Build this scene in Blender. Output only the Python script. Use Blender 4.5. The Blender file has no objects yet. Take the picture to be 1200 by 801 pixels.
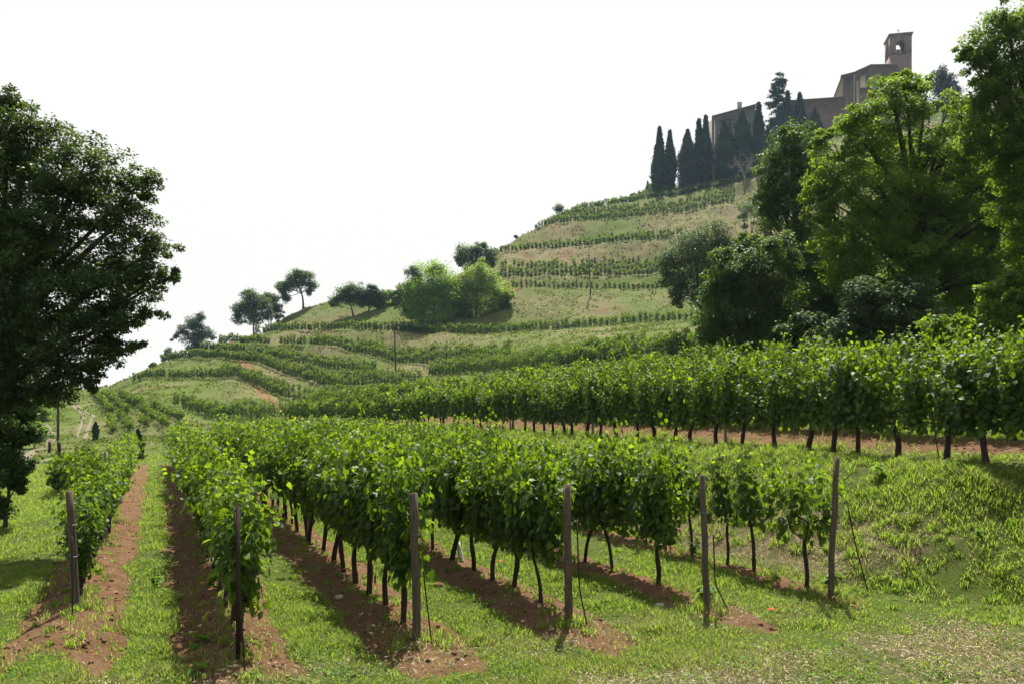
import bpy, math
import numpy as np
from mathutils import Vector

# ------------------------------------------------------------------ camera, sky, sun, exposure
S = bpy.context.scene
COL = S.collection
F, CX, HY, EYE = 933.0, 600.0, 482.0, 2.97          # focal in photo pixels, principal column, horizon row, eye height
cam = bpy.data.cameras.new("camera")
cam.sensor_width = 36.0
cam.lens = 36.0 * F / 1200.0
cam.shift_y = (HY - 400.5) / 1200.0
cam.clip_start, cam.clip_end = 0.1, 3000.0
co = bpy.data.objects.new("camera", cam); COL.objects.link(co)
co.location = (0, 0, EYE); co.rotation_euler = (math.pi/2, 0, 0)
S.camera = co

SUN_AZ, SUN_EL = math.radians(11), math.radians(64)
W = bpy.data.worlds.new("World"); S.world = W; W.use_nodes = True
nt = W.node_tree; nt.nodes.clear()
sky = nt.nodes.new("ShaderNodeTexSky"); sky.sky_type = 'NISHITA'; sky.sun_disc = False
sky.sun_elevation = SUN_EL; sky.sun_rotation = SUN_AZ
sky.altitude = 200; sky.air_density = 1.0; sky.dust_density = 2.0; sky.ozone_density = 1.0
hs = nt.nodes.new("ShaderNodeHueSaturation"); hs.inputs['Saturation'].default_value = 0.28; hs.inputs['Value'].default_value = 1.6
bg = nt.nodes.new("ShaderNodeBackground"); bg.inputs["Strength"].default_value = 0.07
wo = nt.nodes.new("ShaderNodeOutputWorld")
# summer haze evens out the glow round the sun: the radiance levels off at one value
cap = nt.nodes.new("ShaderNodeVectorMath"); cap.operation = 'MINIMUM'; cap.inputs[1].default_value = (6.2, 6.15, 6.0)
nt.links.new(sky.outputs[0], hs.inputs['Color']); nt.links.new(hs.outputs[0], cap.inputs[0]); nt.links.new(cap.outputs[0], bg.inputs['Color'])
nt.links.new(bg.outputs[0], wo.inputs['Surface'])

sl = bpy.data.lights.new("sun", 'SUN'); sl.energy = 5.0; sl.angle = math.radians(0.5); sl.color = (1.0, 0.95, 0.86)
so = bpy.data.objects.new("sun", sl); COL.objects.link(so)
sv = Vector((math.sin(SUN_AZ)*math.cos(SUN_EL), math.cos(SUN_AZ)*math.cos(SUN_EL), math.sin(SUN_EL)))
so.rotation_euler = (-sv).to_track_quat('-Z', 'Y').to_euler(); so.location = (60, 150, 200)

S.view_settings.view_transform = 'Standard'; S.view_settings.look = 'None'
S.view_settings.exposure = 1.2; S.view_settings.gamma = 1.0
S.view_settings.use_curve_mapping = False
S.render.engine = 'CYCLES'
S.cycles.max_bounces = 7; S.cycles.diffuse_bounces = 3; S.cycles.transmission_bounces = 4
S.cycles.glossy_bounces = 2; S.cycles.volume_bounces = 0; S.cycles.transparent_max_bounces = 4

rng = np.random.default_rng(7)

# ------------------------------------------------------------------ helpers
class MB:
    """collects vertices, faces and a per-vertex tint, builds ONE mesh object"""
    def __init__(s): s.v=[]; s.f=[]; s.t=[]; s.n=0
    def add(s, v, f, t=0.5):
        v=np.asarray(v,float).reshape(-1,3); f=np.asarray(f,int)
        s.v.append(v); s.f.append(f+s.n)
        s.t.append(np.broadcast_to(np.asarray(t,float),(len(v),)).copy()); s.n+=len(v)
        return s
    def mesh(s, name, mat, smooth=False):
        me=bpy.data.meshes.new(name)
        v=np.concatenate(s.v); t=np.concatenate(s.t)
        idx=np.concatenate([f.ravel() for f in s.f]); tot=np.concatenate([np.full(len(f),f.shape[1]) for f in s.f])
        st=np.concatenate([[0],np.cumsum(tot)[:-1]])
        me.vertices.add(len(v)); me.vertices.foreach_set('co', v.ravel().astype(np.float32))
        me.loops.add(len(idx)); me.loops.foreach_set('vertex_index', idx.astype(np.int32))
        me.polygons.add(len(tot)); me.polygons.foreach_set('loop_start', st.astype(np.int32))
        me.polygons.foreach_set('loop_total', tot.astype(np.int32))
        if smooth: me.polygons.foreach_set('use_smooth', np.ones(len(tot),bool))
        a=me.attributes.new('tint','FLOAT','POINT'); a.data.foreach_set('value', t.astype(np.float32))
        me.update(calc_edges=True)
        if mat: me.materials.append(mat)
        return me
    def obj(s, name, mat, parent=None, smooth=False, loc=(0,0,0)):
        o=bpy.data.objects.new(name, s.mesh(name,mat,smooth)); COL.objects.link(o)
        o.location=loc
        if parent: o.parent=parent
        return o

def tag(o, label=None, cat=None, group=None, kind=None):
    if label: o['label']=label
    if cat: o['category']=cat
    if group: o['group']=group
    if kind: o['kind']=kind
    return o
def empty(name, loc, rz=0, **k):
    o=bpy.data.objects.new(name,None); COL.objects.link(o); o.empty_display_size=.2
    o.location=loc; o.rotation_euler=(0,0,rz); return tag(o,**k)
def unit(a): return a/np.maximum(np.linalg.norm(a,axis=-1,keepdims=True),1e-9)

def tube(mb, pts, rad, sides=6, t=0.5, cap=True):
    pts=np.asarray(pts,float); n=len(pts); rad=np.broadcast_to(np.asarray(rad,float),(n,))
    d=unit(np.gradient(pts,axis=0))
    ref=np.array([0.31,0.17,0.93]) if abs(d[:,2]).mean()<.7 else np.array([1.0,.13,0])
    a=unit(np.cross(d,ref)); b=np.cross(d,a)
    th=np.arange(sides)/sides*2*math.pi
    v=pts[:,None]+rad[:,None,None]*(np.cos(th)[None,:,None]*a[:,None]+np.sin(th)[None,:,None]*b[:,None])
    i=np.arange(n-1)[:,None]*sides; j=np.arange(sides)[None]; k=(j+1)%sides
    f=np.stack([i+j,i+k,i+sides+k,i+sides+j],-1).reshape(-1,4)
    mb.add(v.reshape(-1,3),f,t)
    if cap:
        top=np.arange(1,sides-1); base=(n-1)*sides
        f2=np.stack([np.full(sides-2,base),base+top,base+top+1],-1)
        mb.f.append(f2+mb.n-n*sides)

def box(mb, c, s, rot=0.0, t=0.5):
    c=np.asarray(c,float); h=np.asarray(s,float)/2
    v=np.array([[x,y,z] for x in(-1,1) for y in(-1,1) for z in(-1,1)],float)*h
    ca,sa=math.cos(rot),math.sin(rot); v=np.stack([v[:,0]*ca-v[:,1]*sa,v[:,0]*sa+v[:,1]*ca,v[:,2]],-1)+c
    mb.add(v,[[0,1,3,2],[4,6,7,5],[0,4,5,1],[2,3,7,6],[0,2,6,4],[1,5,7,3]],t)

def prism(mb, poly, y0, y1, t=0.5):
    """polygon in x,z pushed from y0 to y1 (fan caps around its middle)"""
    p=np.asarray(poly,float); n=len(p)
    v=np.concatenate([np.c_[p[:,0],np.full(n,y0),p[:,1]],np.c_[p[:,0],np.full(n,y1),p[:,1]]])
    i=np.arange(n); j=(i+1)%n
    b=mb.n; mb.add(v,np.stack([i,j,j+n,i+n],-1),t)
    mb.f.append(np.array([list(range(n))])+b); mb.f.append(np.array([list(range(2*n-1,n-1,-1))])+b)

# leaf templates: x across, y along, z up off the blade
def T_vine():
    o=np.array([(0,.05),(.28,-.1),(.5,.2),(.36,.42),(.42,.68),(.17,.72),(0,1.0),(-.17,.72),(-.42,.68),(-.36,.42),(-.5,.2),(-.28,-.1)])
    v=np.concatenate([[(0,.36)],o]); z=.22*abs(v[:,0])-.28*(v[:,1]-.3)**2; v=np.c_[v,z]
    i=np.arange(12); return v,np.stack([np.zeros(12,int),1+i,1+(i+1)%12],-1)
def T_five():
    v=np.array([(0,0,0),(.42,.15,.1),(.36,.7,.02),(0,1,-.15),(-.36,.7,.02),(-.42,.15,.1),(0,.45,-.02)],float)
    return v,np.array([(6,0,1),(6,1,2),(6,2,3),(6,3,4),(6,4,5),(6,5,0)])
def T_leaf():
    v=np.array([(0,0,0),(.3,.5,.09),(0,1,-.08),(-.3,.5,.09)],float)
    return v,np.array([(0,1,2),(0,2,3)])
def T_tuft():
    v=np.array([(0,0,0),(.22,.55,.05),(0,1,0),(-.22,.55,.05)],float)
    return v,np.array([(0,1,2),(0,2,3)])
TV,TF5,TL,TT=T_vine(),T_five(),T_leaf(),T_tuft()
def leaves(mb, c, nrm, tip, size, tpl, tint):
    tv,tf=tpl; n=len(c)
    if n==0: return
    nrm=unit(nrm); tip=unit(tip-nrm*(tip*nrm).sum(-1,keepdims=True)); s=np.cross(tip,nrm)
    size=np.broadcast_to(size,(n,))[:,None,None]
    v=c[:,None]+size*(tv[None,:,0:1]*s[:,None]+tv[None,:,1:2]*tip[:,None]+tv[None,:,2:3]*nrm[:,None])
    f=tf[None]+(np.arange(n)*len(tv))[:,None,None]
    mb.add(v.reshape(-1,3),f.reshape(-1,3),np.repeat(np.broadcast_to(tint,(n,)),len(tv)))

# value noise in two dimensions
_tab=np.random.default_rng(3).random((256,256))
def vn(x,y):
    xi=np.floor(x).astype(int); yi=np.floor(y).astype(int); fx=x-xi; fy=y-yi
    fx=fx*fx*(3-2*fx); fy=fy*fy*(3-2*fy)
    g=lambda a,b:_tab[a&255,b&255]
    return (g(xi,yi)*(1-fx)+g(xi+1,yi)*fx)*(1-fy)+(g(xi,yi+1)*(1-fx)+g(xi+1,yi+1)*fx)*fy
def fbm(x,y,o=4):
    r=0;a=.5
    for k in range(o): r=r+a*vn(x*2**k+17.3*k,y*2**k+9.1*k); a*=.5
    return r/(1-.5**o)
def sstep(a,b,x):
    t=np.clip((x-a)/(b-a),0,1); return t*t*(3-2*t)

# ------------------------------------------------------------------ materials
def mat_new(name):
    m=bpy.data.materials.new(name); m.use_nodes=True; n=m.node_tree; n.nodes.clear()
    out=n.nodes.new('ShaderNodeOutputMaterial'); return m,n,out
def N(n,t,**k):
    x=n.nodes.new(t)
    for a,b in k.items():
        if a in x.inputs: x.inputs[a].default_value=b
        else: setattr(x,a,b)
    return x
def mixc(n,fac,a,b,blend='MIX'):
    x=n.nodes.new('ShaderNodeMix'); x.data_type='RGBA'; x.blend_type=blend
    for s,val in ((0,fac),(6,a),(7,b)):
        if hasattr(val,'is_linked') or hasattr(val,'links'): n.links.new(val,x.inputs[s])
        else: x.inputs[s].default_value=val if s==0 else (*val,1)
    return x.outputs[2]
def m_leaf(name, dark, light, trans, tfac=.4, rough=.42, spec=.45, tdark=None):
    m,n,out=mat_new(name)
    at=N(n,'ShaderNodeAttribute',attribute_name='tint'); oi=N(n,'ShaderNodeObjectInfo')
    ad=N(n,'ShaderNodeMath',operation='MULTIPLY_ADD'); n.links.new(oi.outputs['Random'],ad.inputs[0]); ad.inputs[1].default_value=.2
    n.links.new(at.outputs['Fac'],ad.inputs[2])
    c=mixc(n,ad.outputs[0],dark,light)
    p=N(n,'ShaderNodeBsdfPrincipled',Roughness=rough); p.inputs['Specular IOR Level'].default_value=spec
    n.links.new(c,p.inputs['Base Color'])
    tr=N(n,'ShaderNodeBsdfTranslucent'); tc=mixc(n,ad.outputs[0],tdark or (trans[0]*.18,trans[1]*.28,trans[2]*.3),trans); n.links.new(tc,tr.inputs['Color'])
    ms=N(n,'ShaderNodeMixShader'); ms.inputs[0].default_value=tfac
    n.links.new(p.outputs[0],ms.inputs[1]); n.links.new(tr.outputs[0],ms.inputs[2]); n.links.new(ms.outputs[0],out.inputs[0])
    return m
def m_solid(name, a, b, scale=8, rough=.85, bump=.3, stretch=(1,1,1), spec=.3, metal=0):
    m,n,out=mat_new(name)
    tc=N(n,'ShaderNodeTexCoord'); mp=N(n,'ShaderNodeMapping'); mp.inputs['Scale'].default_value=stretch
    n.links.new(tc.outputs['Object'],mp.inputs[0])
    no=N(n,'ShaderNodeTexNoise',Scale=scale,Detail=6.0,Roughness=.65); n.links.new(mp.outputs[0],no.inputs['Vector'])
    cr=N(n,'ShaderNodeValToRGB'); cr.color_ramp.elements[0].position=.3; cr.color_ramp.elements[1].position=.7
    cr.color_ramp.elements[0].color=(*a,1); cr.color_ramp.elements[1].color=(*b,1)
    n.links.new(no.outputs[0],cr.inputs[0])
    p=N(n,'ShaderNodeBsdfPrincipled',Roughness=rough,Metallic=metal); p.inputs['Specular IOR Level'].default_value=spec
    n.links.new(cr.outputs[0],p.inputs['Base Color'])
    bp=N(n,'ShaderNodeBump',Strength=bump,Distance=.02); n.links.new(no.outputs[0],bp.inputs['Height']); n.links.new(bp.outputs[0],p.inputs['Normal'])
    n.links.new(p.outputs[0],out.inputs[0]); return m

M={}
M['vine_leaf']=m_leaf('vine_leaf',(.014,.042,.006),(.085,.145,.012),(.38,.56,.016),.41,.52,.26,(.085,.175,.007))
M['vine_far']=m_leaf('vine_far_leaf',(.009,.034,.006),(.07,.13,.014),(.42,.58,.016),.34,.58,.15,(.075,.145,.006))
M['grass']=m_leaf('grass_blade',(.056,.13,.006),(.27,.22,.10),(.42,.40,.15),.45,.58,.12,(.30,.50,.013))
M['oak']=m_leaf('oak_leaf',(.016,.042,.010),(.055,.10,.02),(.18,.28,.02),.32,.5,.3,(.04,.07,.008))
M['broad']=m_leaf('broad_leaf',(.022,.068,.008),(.085,.155,.019),(.36,.54,.022),.44,.55,.25,(.085,.155,.008))
M['darkleaf']=m_leaf('dark_leaf',(.014,.044,.009),(.05,.095,.016),(.2,.32,.02),.36,.52,.3)
M['paleleaf']=m_leaf('pale_leaf',(.034,.066,.02),(.10,.145,.05),(.2,.29,.06),.32,.55,.25)
M['brightleaf']=m_leaf('bright_leaf',(.042,.115,.010),(.12,.22,.022),(.42,.66,.03),.46,.55,.2,(.10,.19,.01))
M['yellowleaf']=m_leaf('yellow_leaf',(.075,.16,.012),(.22,.29,.025),(.66,.82,.04),.4,.5,.25)
M['cypress']=m_leaf('cypress_leaf',(.010,.026,.014),(.024,.05,.022),(.04,.08,.02),.15,.6,.25)
M['bark']=m_solid('vine_bark',(.012,.008,.006),(.05,.033,.022),30,.95,.8,(1,1,.25))
M['treebark']=m_solid('tree_bark',(.02,.016,.012),(.07,.055,.042),12,.95,.7,(1,1,.3))
M['palebark']=m_solid('pale_bark',(.11,.10,.09),(.21,.195,.175),12,.95,.5)
M['post']=m_solid('post_wood',(.034,.027,.02),(.135,.102,.07),9,.95,1.0,(7,7,.45))
M['greypost']=m_solid('grey_post_wood',(.11,.095,.075),(.25,.21,.16),14,.9,.5,(6,6,.6))
M['iron']=m_solid('rusty_iron',(.012,.009,.008),(.05,.03,.022),40,.7,.2,metal=.4)
M['wire']=m_solid('wire_steel',(.12,.12,.12),(.22,.21,.2),30,.5,.1,metal=.8)
M['gravel']=m_solid('track_gravel',(.09,.072,.048),(.17,.138,.095),3,.95,.4)
M['stone']=m_solid('field_stone',(.25,.2,.15),(.45,.38,.3),10,.95,.6)
M['clod']=m_solid('soil_clod',(.07,.035,.02),(.16,.085,.05),10,1,.6)
M['brick']=m_solid('church_brick',(.13,.088,.072),(.21,.15,.125),1.2,.95,.4)
M['plaster']=m_solid('church_plaster',(.36,.28,.22),(.48,.39,.31),.6,.95,.3)
M['greyplaster']=m_solid('house_plaster',(.17,.16,.14),(.25,.235,.21),.6,.95,.2)
M['rooftile']=m_solid('roof_tile',(.17,.10,.075),(.28,.18,.135),2.5,.95,.5)
M['darkwood']=m_solid('dark_opening',(.02,.02,.022),(.045,.042,.04),4,.6,.1)
M['bronze']=m_solid('bell_bronze',(.25,.23,.19),(.45,.42,.36),6,.35,.1,metal=.6)
M['poppy']=m_leaf('poppy_petal',(.45,.03,.01),(.6,.07,.015),(.7,.08,.02),.35,.5,.2)

# ground: grass, reddish soil, straw - masks come from where rows, tracks and banks really lie
def ground_mat():
    m,n,out=mat_new('ground')
    tc=N(n,'ShaderNodeTexCoord')
    def noise(s,d=6,r=.6):
        x=N(n,'ShaderNodeTexNoise',Scale=s,Detail=float(d),Roughness=r); n.links.new(tc.outputs['Object'],x.inputs['Vector']); return x.outputs[0]
    def ramp(src,p0,p1,c0,c1):
        x=N(n,'ShaderNodeValToRGB'); e=x.color_ramp.elements; e[0].position=p0; e[1].position=p1; e[0].color=(*c0,1); e[1].color=(*c1,1); n.links.new(src,x.inputs[0]); return x.outputs[0]
    def att(a): return N(n,'ShaderNodeAttribute',attribute_name=a).outputs['Fac']
    def ma(op,a,b):
        x=N(n,'ShaderNodeMath',operation=op)
        for i,v in enumerate((a,b)):
            if hasattr(v,'links'): n.links.new(v,x.inputs[i])
            else: x.inputs[i].default_value=v
        return x.outputs[0]
    fine=noise(22,5,.7); mid=noise(2.6,6); big=noise(.16,5,.6); vfine=noise(90,3,.7)
    g=ramp(fine,.3,.72,(.028,.056,.005),(.08,.125,.011))
    g2=ramp(mid,.35,.7,(.05,.082,.007),(.105,.122,.019))
    grass=mixc(n,.5,g,g2)
    grass=mixc(n,ramp(big,.42,.62,(0,0,0),(.55,.55,.55)),grass,(.085,.095,.028))
    soil=ramp(fine,.28,.75,(.060,.030,.0135),(.215,.113,.053))
    soil=mixc(n,ramp(mid,.4,.7,(0,0,0),(.6,.6,.6)),soil,(.215,.13,.076))
    soil=mixc(n,ramp(vfine,.55,.75,(0,0,0),(.5,.5,.5)),soil,(.29,.195,.115))
    dry=ramp(fine,.3,.72,(.085,.064,.034),(.235,.185,.105))
    dry=mixc(n,ramp(mid,.35,.65,(.7,.7,.7),(0,0,0)),dry,(.085,.082,.022))
    def soft(a,w=.35):
        t=ma('ADD',ma('MULTIPLY',ma('SUBTRACT',fine,.5),.9),ma('MULTIPLY',ma('SUBTRACT',mid,.5),1.1))
        x=N(n,'ShaderNodeMapRange',interpolation_type='SMOOTHSTEP'); x.inputs[1].default_value=.5-w; x.inputs[2].default_value=.5+w
        n.links.new(ma('ADD',a,t),x.inputs[0]); return x.outputs[0]
    c=mixc(n,soft(att('dry'),.3),grass,dry)
    c=mixc(n,soft(att('soil'),.32),c,soil)
    p=N(n,'ShaderNodeBsdfPrincipled',Roughness=.95); p.inputs['Specular IOR Level'].default_value=.12
    n.links.new(c,p.inputs['Base Color'])
    h=ma('ADD',ma('MULTIPLY',fine,.6),ma('MULTIPLY',vfine,.4))
    bp=N(n,'ShaderNodeBump',Strength=.9,Distance=.09); n.links.new(h,bp.inputs['Height']); n.links.new(bp.outputs[0],p.inputs['Normal'])
    n.links.new(p.outputs[0],out.inputs[0]); return m
M['ground']=ground_mat()

# ------------------------------------------------------------------ terrain
CU,SU=.914,.406                                   # rows run along u = (-.406,.914); v is across
def UV(X,Y): return -SU*X+CU*Y, CU*X+SU*Y
def XY(u,v): return -SU*u+CU*v, CU*u+SU*v
TV0=14.76                                         # front row on the terrace
ROWS=[-1.14,.92,3.06,5.25,7.54,9.82]
def near_z(X,Y):
    u,v=UV(X,Y)
    left=np.clip(-2.0-v,0,60); z=-0.10*left+.0009*left**2
    toe=10.75+.62*np.clip(9.7-u,-.6,12); top=np.maximum(13.9,toe+3.5)
    b=sstep(0,1,np.clip((v-toe)/(top-toe),0,1))
    bank=np.clip((v-toe)/(top-toe),0,1); lump=(fbm(u*.9,v*.9,4)-.5)
    z=z+2.0*(.45*b+.55*bank)+.5*lump*np.sin(math.pi*bank)
    z=z+np.clip(v-TV0,0,60)*.15*sstep(0,1,(v-TV0)/2.)
    # soil ridge under the rows, slightly dished wheel tracks between
    for r in ROWS:
        z=z+.09*np.exp(-((v-r)/.32)**2)*sstep(8.4,9.8,u)
    z=z+.10*(fbm(u*.6,v*.6,3)-.5)+.07*(fbm(u*3.1,v*3.1,4)-.5)
    return z
C={ # contour lines of the terraces: photo column: (row, distance)
1:{-100:(490,130),60:(484,130),130:(478,133),170:(469,130),211:(476,120),239:(490,114),280:(491,108),335:(490.8,100.9)},
2:{-100:(476,160),60:(468,165),130:(458,170),170:(444,170),225:(444,160),280:(443,150),302:(454,140),335:(468,130),362:(474,128),404:(474,122),450:(471,112),503:(462,95),600:(455,78),700:(448,60),814:(440,50),900:(435,40),1000:(430,33),1200:(420,26),1400:(410,22)},
3:{-100:(470,190),60:(462,190),130:(453,200),200:(422,190),252:(420,175),300:(426,160),335:(440,150),362:(448,142),395:(456,134),434:(454,128),492:(450,117),600:(446,95),700:(439,74),814:(430,60),900:(425,50),1000:(418,42),1200:(400,33),1400:(390,28)},
4:{-100:(480,220),60:(468,215),130:(455,212),200:(424,196),239:(410,184),280:(413,172),324:(421,162),362:(429,155),390:(435,148),434:(439,141),503:(441,126),600:(435,105),700:(427,86),814:(420,70),900:(412,60),1000:(400,52),1200:(370,42),1400:(350,36)},
5:{-100:(490,240),60:(475,235),130:(460,228),200:(424,208),261:(402,188),307:(403,177),362:(404,168),398:(409,162),417:(414,158),445:(421,152),472:(427,147),503:(430,141),600:(424,118),700:(415,97),814:(407,80),900:(395,70),1000:(380,62),1200:(345,52),1400:(320,45)},
6:{-100:(500,260),60:(485,255),130:(470,245),200:(440,222),261:(405,200),302:(391,192),335:(388,185),417:(387,172),500:(391,161),580:(391.5,158),700:(384,155),812:(375,150),900:(355,140),1000:(330,130),1200:(280,115),1400:(240,105)},
7:{-100:(510,280),130:(480,262),200:(455,244),261:(420,224),302:(396,212),335:(370,206),357:(361,206),382:(355,205),450:(345,200),500:(341,195),595:(339,186),770:(340,183),900:(310,175),1000:(280,165),1200:(230,150),1400:(210,140)},
8:{-100:(520,300),200:(480,270),302:(430,240),335:(395,230),382:(372,225),450:(350,222),500:(336,210),560:(330,203),585:(327,195),700:(325,193),770:(322,192),900:(285,190),1000:(250,185),1200:(200,175),1400:(190,165)},
9:{-100:(530,320),302:(460,275),382:(400,260),450:(365,245),500:(345,235),560:(315,224),583:(297,217),700:(288,212),786:(279,208),900:(255,208),1000:(215,205),1200:(170,200),1400:(165,190)},
10:{-100:(540,340),302:(480,300),382:(440,280),450:(390,270),500:(365,260),560:(320,250),590:(293,240),610:(276,236),640:(264,232),700:(259,229),800:(251,226),900:(228,226),1000:(190,225),1200:(155,220),1400:(150,210)},
11:{-100:(545,360),302:(490,320),382:(450,300),500:(380,280),560:(340,265),600:(290,252),640:(266,245),677:(247,243),737:(238,242),800:(229,240),830:(223,239),872:(213,238),1000:(165,240),1200:(135,240),1400:(130,230)},
12:{-100:(550,380),302:(500,340),500:(400,300),600:(310,280),677:(258,270),740:(238,262),775:(222,256),870:(204,252),940:(172,255),1000:(140,262),1050:(125,265),1200:(112,268),1400:(110,268)},
}
FLAT={1:5,2:6,3:6,4:10,5:8,6:4,7:3,8:9,9:6,10:9,11:11,12:8}
RISE={1:.8,2:2.0,3:2.0,4:2.2,5:2.4,6:.4,7:.3,8:4.6,9:2.2,10:5.2,11:4.6,12:.5}
K=sorted(C)
def curve(k,x):
    """row, distance of contour k at photo column x"""
    c=C[k]; xs=np.array(sorted(c)); y=np.interp(x,xs,[c[i][0] for i in xs]); d=np.interp(x,xs,[c[i][1] for i in xs])
    if k==1:
        t=(np.asarray(x,float)-CX)/F; u=(TV0*CU-t*TV0*SU)/(SU+t*CU+1e-9)
        dd=TV0*SU+u*CU; w=sstep(320,345,np.asarray(x,float))
        yy=HY+(EYE-2.0)/dd*F; ok=(t>-.3)
        d=np.where(ok,d*(1-w)+dd*w,d); y=np.where(ok,y*(1-w)+yy*w,y)
    return y,d
xin=np.arange(-60,1264,3.2)
th_in=np.arctan((xin-CX)/F)
th_l=np.linspace(-math.pi,th_in[0],90)[:-1]; th_r=np.linspace(th_in[-1],math.pi,90)[1:]
TH=np.concatenate([th_l,th_in,th_r]); PX=np.clip(CX+F*np.tan(np.clip(TH,-.95,.95)),-100,1290)
R=np.concatenate([np.linspace(.4,6,12)[:-1],6*np.exp(np.linspace(0,math.log(345/6),900))])
NTH,NR=len(TH),len(R)
COSC=np.cos(np.arctan((PX-CX)/F))                 # forward distance -> range, clamped beyond the frame
XX=R[None]*np.sin(TH)[:,None]; YY=R[None]*np.cos(TH)[:,None]
NZ=near_z(XX,YY)
Z=np.empty((NTH,NR)); BANK=np.zeros((NTH,NR))
allc={k:curve(k,PX) for k in K}
wob=[fbm(np.arange(NTH)*.05+k*31,np.full(NTH,k*7.7),3)-.5 for k in K]
for i in range(NTH):
    rs,zs,bs=[],[],[]
    c1=1/COSC[i]; d1=allc[1][1][i]
    gap=1.2 if PX[i]>345 else np.interp(PX[i],[239,345],[34,1.2])
    r0=(d1-gap)*c1
    rs.append(r0); zs.append(np.interp(r0,R,NZ[i])); bs.append(0)
    for a,k in enumerate(K):
        y,d=allc[k][0][i],allc[k][1][i]
        z=EYE+(HY-y)/F*d
        dn=allc[K[a+1]][1][i] if a+1<len(K) else d+40
        w=min(FLAT[k],.55*(dn-d))
        fr=.9+.5*wob[a][i] if k>1 else .3
        r=(d-fr)*c1
        if r<=rs[-1]: r=rs[-1]+.05
        rs.append(r); zs.append(z-.12); bs.append(1.0)
        rs.append(max((d)*c1,r+.05)); zs.append(z); bs.append(0.0)
        rs.append(max((d+w)*c1,rs[-1]+.05)); zn_=(EYE+(HY-allc[K[a+1]][0][i])/F*dn) if a+1<len(K) else z+3
        zs.append(z+min(RISE[k]*w/FLAT[k],max(.1,.7*(zn_-z)))); bs.append(0.0)
    rs.append(rs[-1]+14); zs.append(zs[-1]+.5); bs.append(0)
    rs.append(rs[-1]+60); zs.append(max(zs[-1]-26,-8)); bs.append(0)
    rs.append(420); zs.append(max(zs[-1]-40,-14)); bs.append(0)
    rs=np.array(rs); zs=np.array(zs)
    m=R<r0; Z[i,m]=NZ[i,m]; Z[i,~m]=np.interp(R[~m],rs,zs)
    sl=np.diff(zs)/np.diff(rs)
    idx=np.clip(np.searchsorted(rs,R)-1,0,len(sl)-1); BANK[i]=np.where(m,0,np.clip(sl[idx]/.55,0,1))
# behind and beside the viewer the hill fades to the plain
side=sstep(.75,1.3,np.abs(TH))[:,None]
Z=Z*(1-side)+side*np.minimum(Z,1.5)
# soften the hill profile and roughen it
for _ in range(2):
    Zs=Z.copy(); Zs[1:-1]=(Z[:-2]+2*Z[1:-1]+Z[2:])/4; far=sstep(40,90,R)[None]; Z=Z*(1-far)+Zs*far
farw=sstep(45,100,R)[None]
Z+=farw*(BANK*.9+.25)*(fbm(XX*.22,YY*.22,4)-.5)*1.6+farw*BANK*(fbm(XX*.9+3,YY*.9,3)-.5)*.7
def zt(X,Y):
    X=np.asarray(X,float); Y=np.asarray(Y,float)
    th=np.arctan2(X,Y); r=np.hypot(X,Y)
    a=np.clip(np.interp(th,TH,np.arange(NTH)),0,NTH-1.001); b=np.clip(np.interp(r,R,np.arange(NR)),0,NR-1.001)
    i=a.astype(int); j=b.astype(int); a=a-i; b=b-j
    return (Z[i,j]*(1-a)+Z[i+1,j]*a)*(1-b)+(Z[i,j+1]*(1-a)+Z[i+1,j+1]*a)*b
def P(x,y,d): return np.array([(x-CX)/F*d,d,EYE+(HY-y)/F*d])
def hit(x,y):
    ds=np.exp(np.linspace(math.log(5),math.log(300),3000))
    zz=EYE+(HY-y)/F*ds; g=zt((x-CX)/F*ds,ds); k=np.argmax(zz<=g)
    return np.array([(x-CX)/F*ds[k],ds[k],g[k]])

def masks(X,Y):
    """soil and straw shares of the ground, from row, wheel track and headland positions"""
    u,v=UV(X,Y); n1=fbm(u*.8,v*.8,4)-.5; n2=fbm(u*.25+40,v*1.3,3)-.5
    s=np.zeros_like(X)
    lag=1.2*(1-sstep(-.5,.5,v)); inrow=sstep(7.9,9.9,u-lag+2.6*n1)*(1-sstep(46.5,50,u))*sstep(-2.1,-1.7,v+.5*n1)*(1-sstep(10.2,10.6,v))
    best=np.full_like(X,9.)
    for r in ROWS: best=np.minimum(best,np.abs(v-r))
    wid=np.interp(v,[-2,3,5,6.5,8,10],[.70,.62,.55,.46,.34,.31])
    s=inrow*(1-sstep(wid-.16,wid+.16,best+.45*n1+.25*n2))
    # row left of the wheel track, aisle between first two rows
    s=np.maximum(s,inrow*.0)
    t=np.exp(-((v-16.0)/1.15)**2)*sstep(7,11,u)*np.clip(.85+1.0*n1,0,1)
    s=np.maximum(s,t)
    r=np.hypot(X,Y)
    head=1-sstep(7.2,9.2,u-1.5*lag+1.5*n1)
    dry=head*np.clip(.62+1.3*n1+.7*n2,0,1)*(r<40)
    dry=np.maximum(dry,.42*np.exp(-((u-9.2)/.9)**2)*(v<9.5))
    toe=10.75+.62*np.clip(9.7-u,-.6,12)
    bf=np.exp(-((v-toe-.9)/1.05)**2)*sstep(8.6,10.4,u+2*n1)*(r<60)
    dry=np.maximum(dry,bf*np.clip(.85+1.2*n1,0,1))
    bf2=np.exp(-((v-toe-.5)/.6)**2)*(u<9)*(r<60)
    s=np.maximum(s,bf2*np.clip(.10+2.8*n1,0,1))
    dry=np.maximum(dry,.42*np.clip((v-toe)/.5,0,1)*(v<14)*np.clip(.5+1.5*n2,0,1)*(r<60))
    return s,dry
SOIL,DRY=masks(XX,YY)
uu_,vv_=UV(XX,YY); nearw=(1-sstep(24,40,R))[None]*(R>6)[None]
Z+=nearw*SOIL*(.085*(fbm(uu_*7,vv_*7,3)-.5)+.05*np.abs(fbm(uu_*3,vv_*3,2)-.5))
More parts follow.
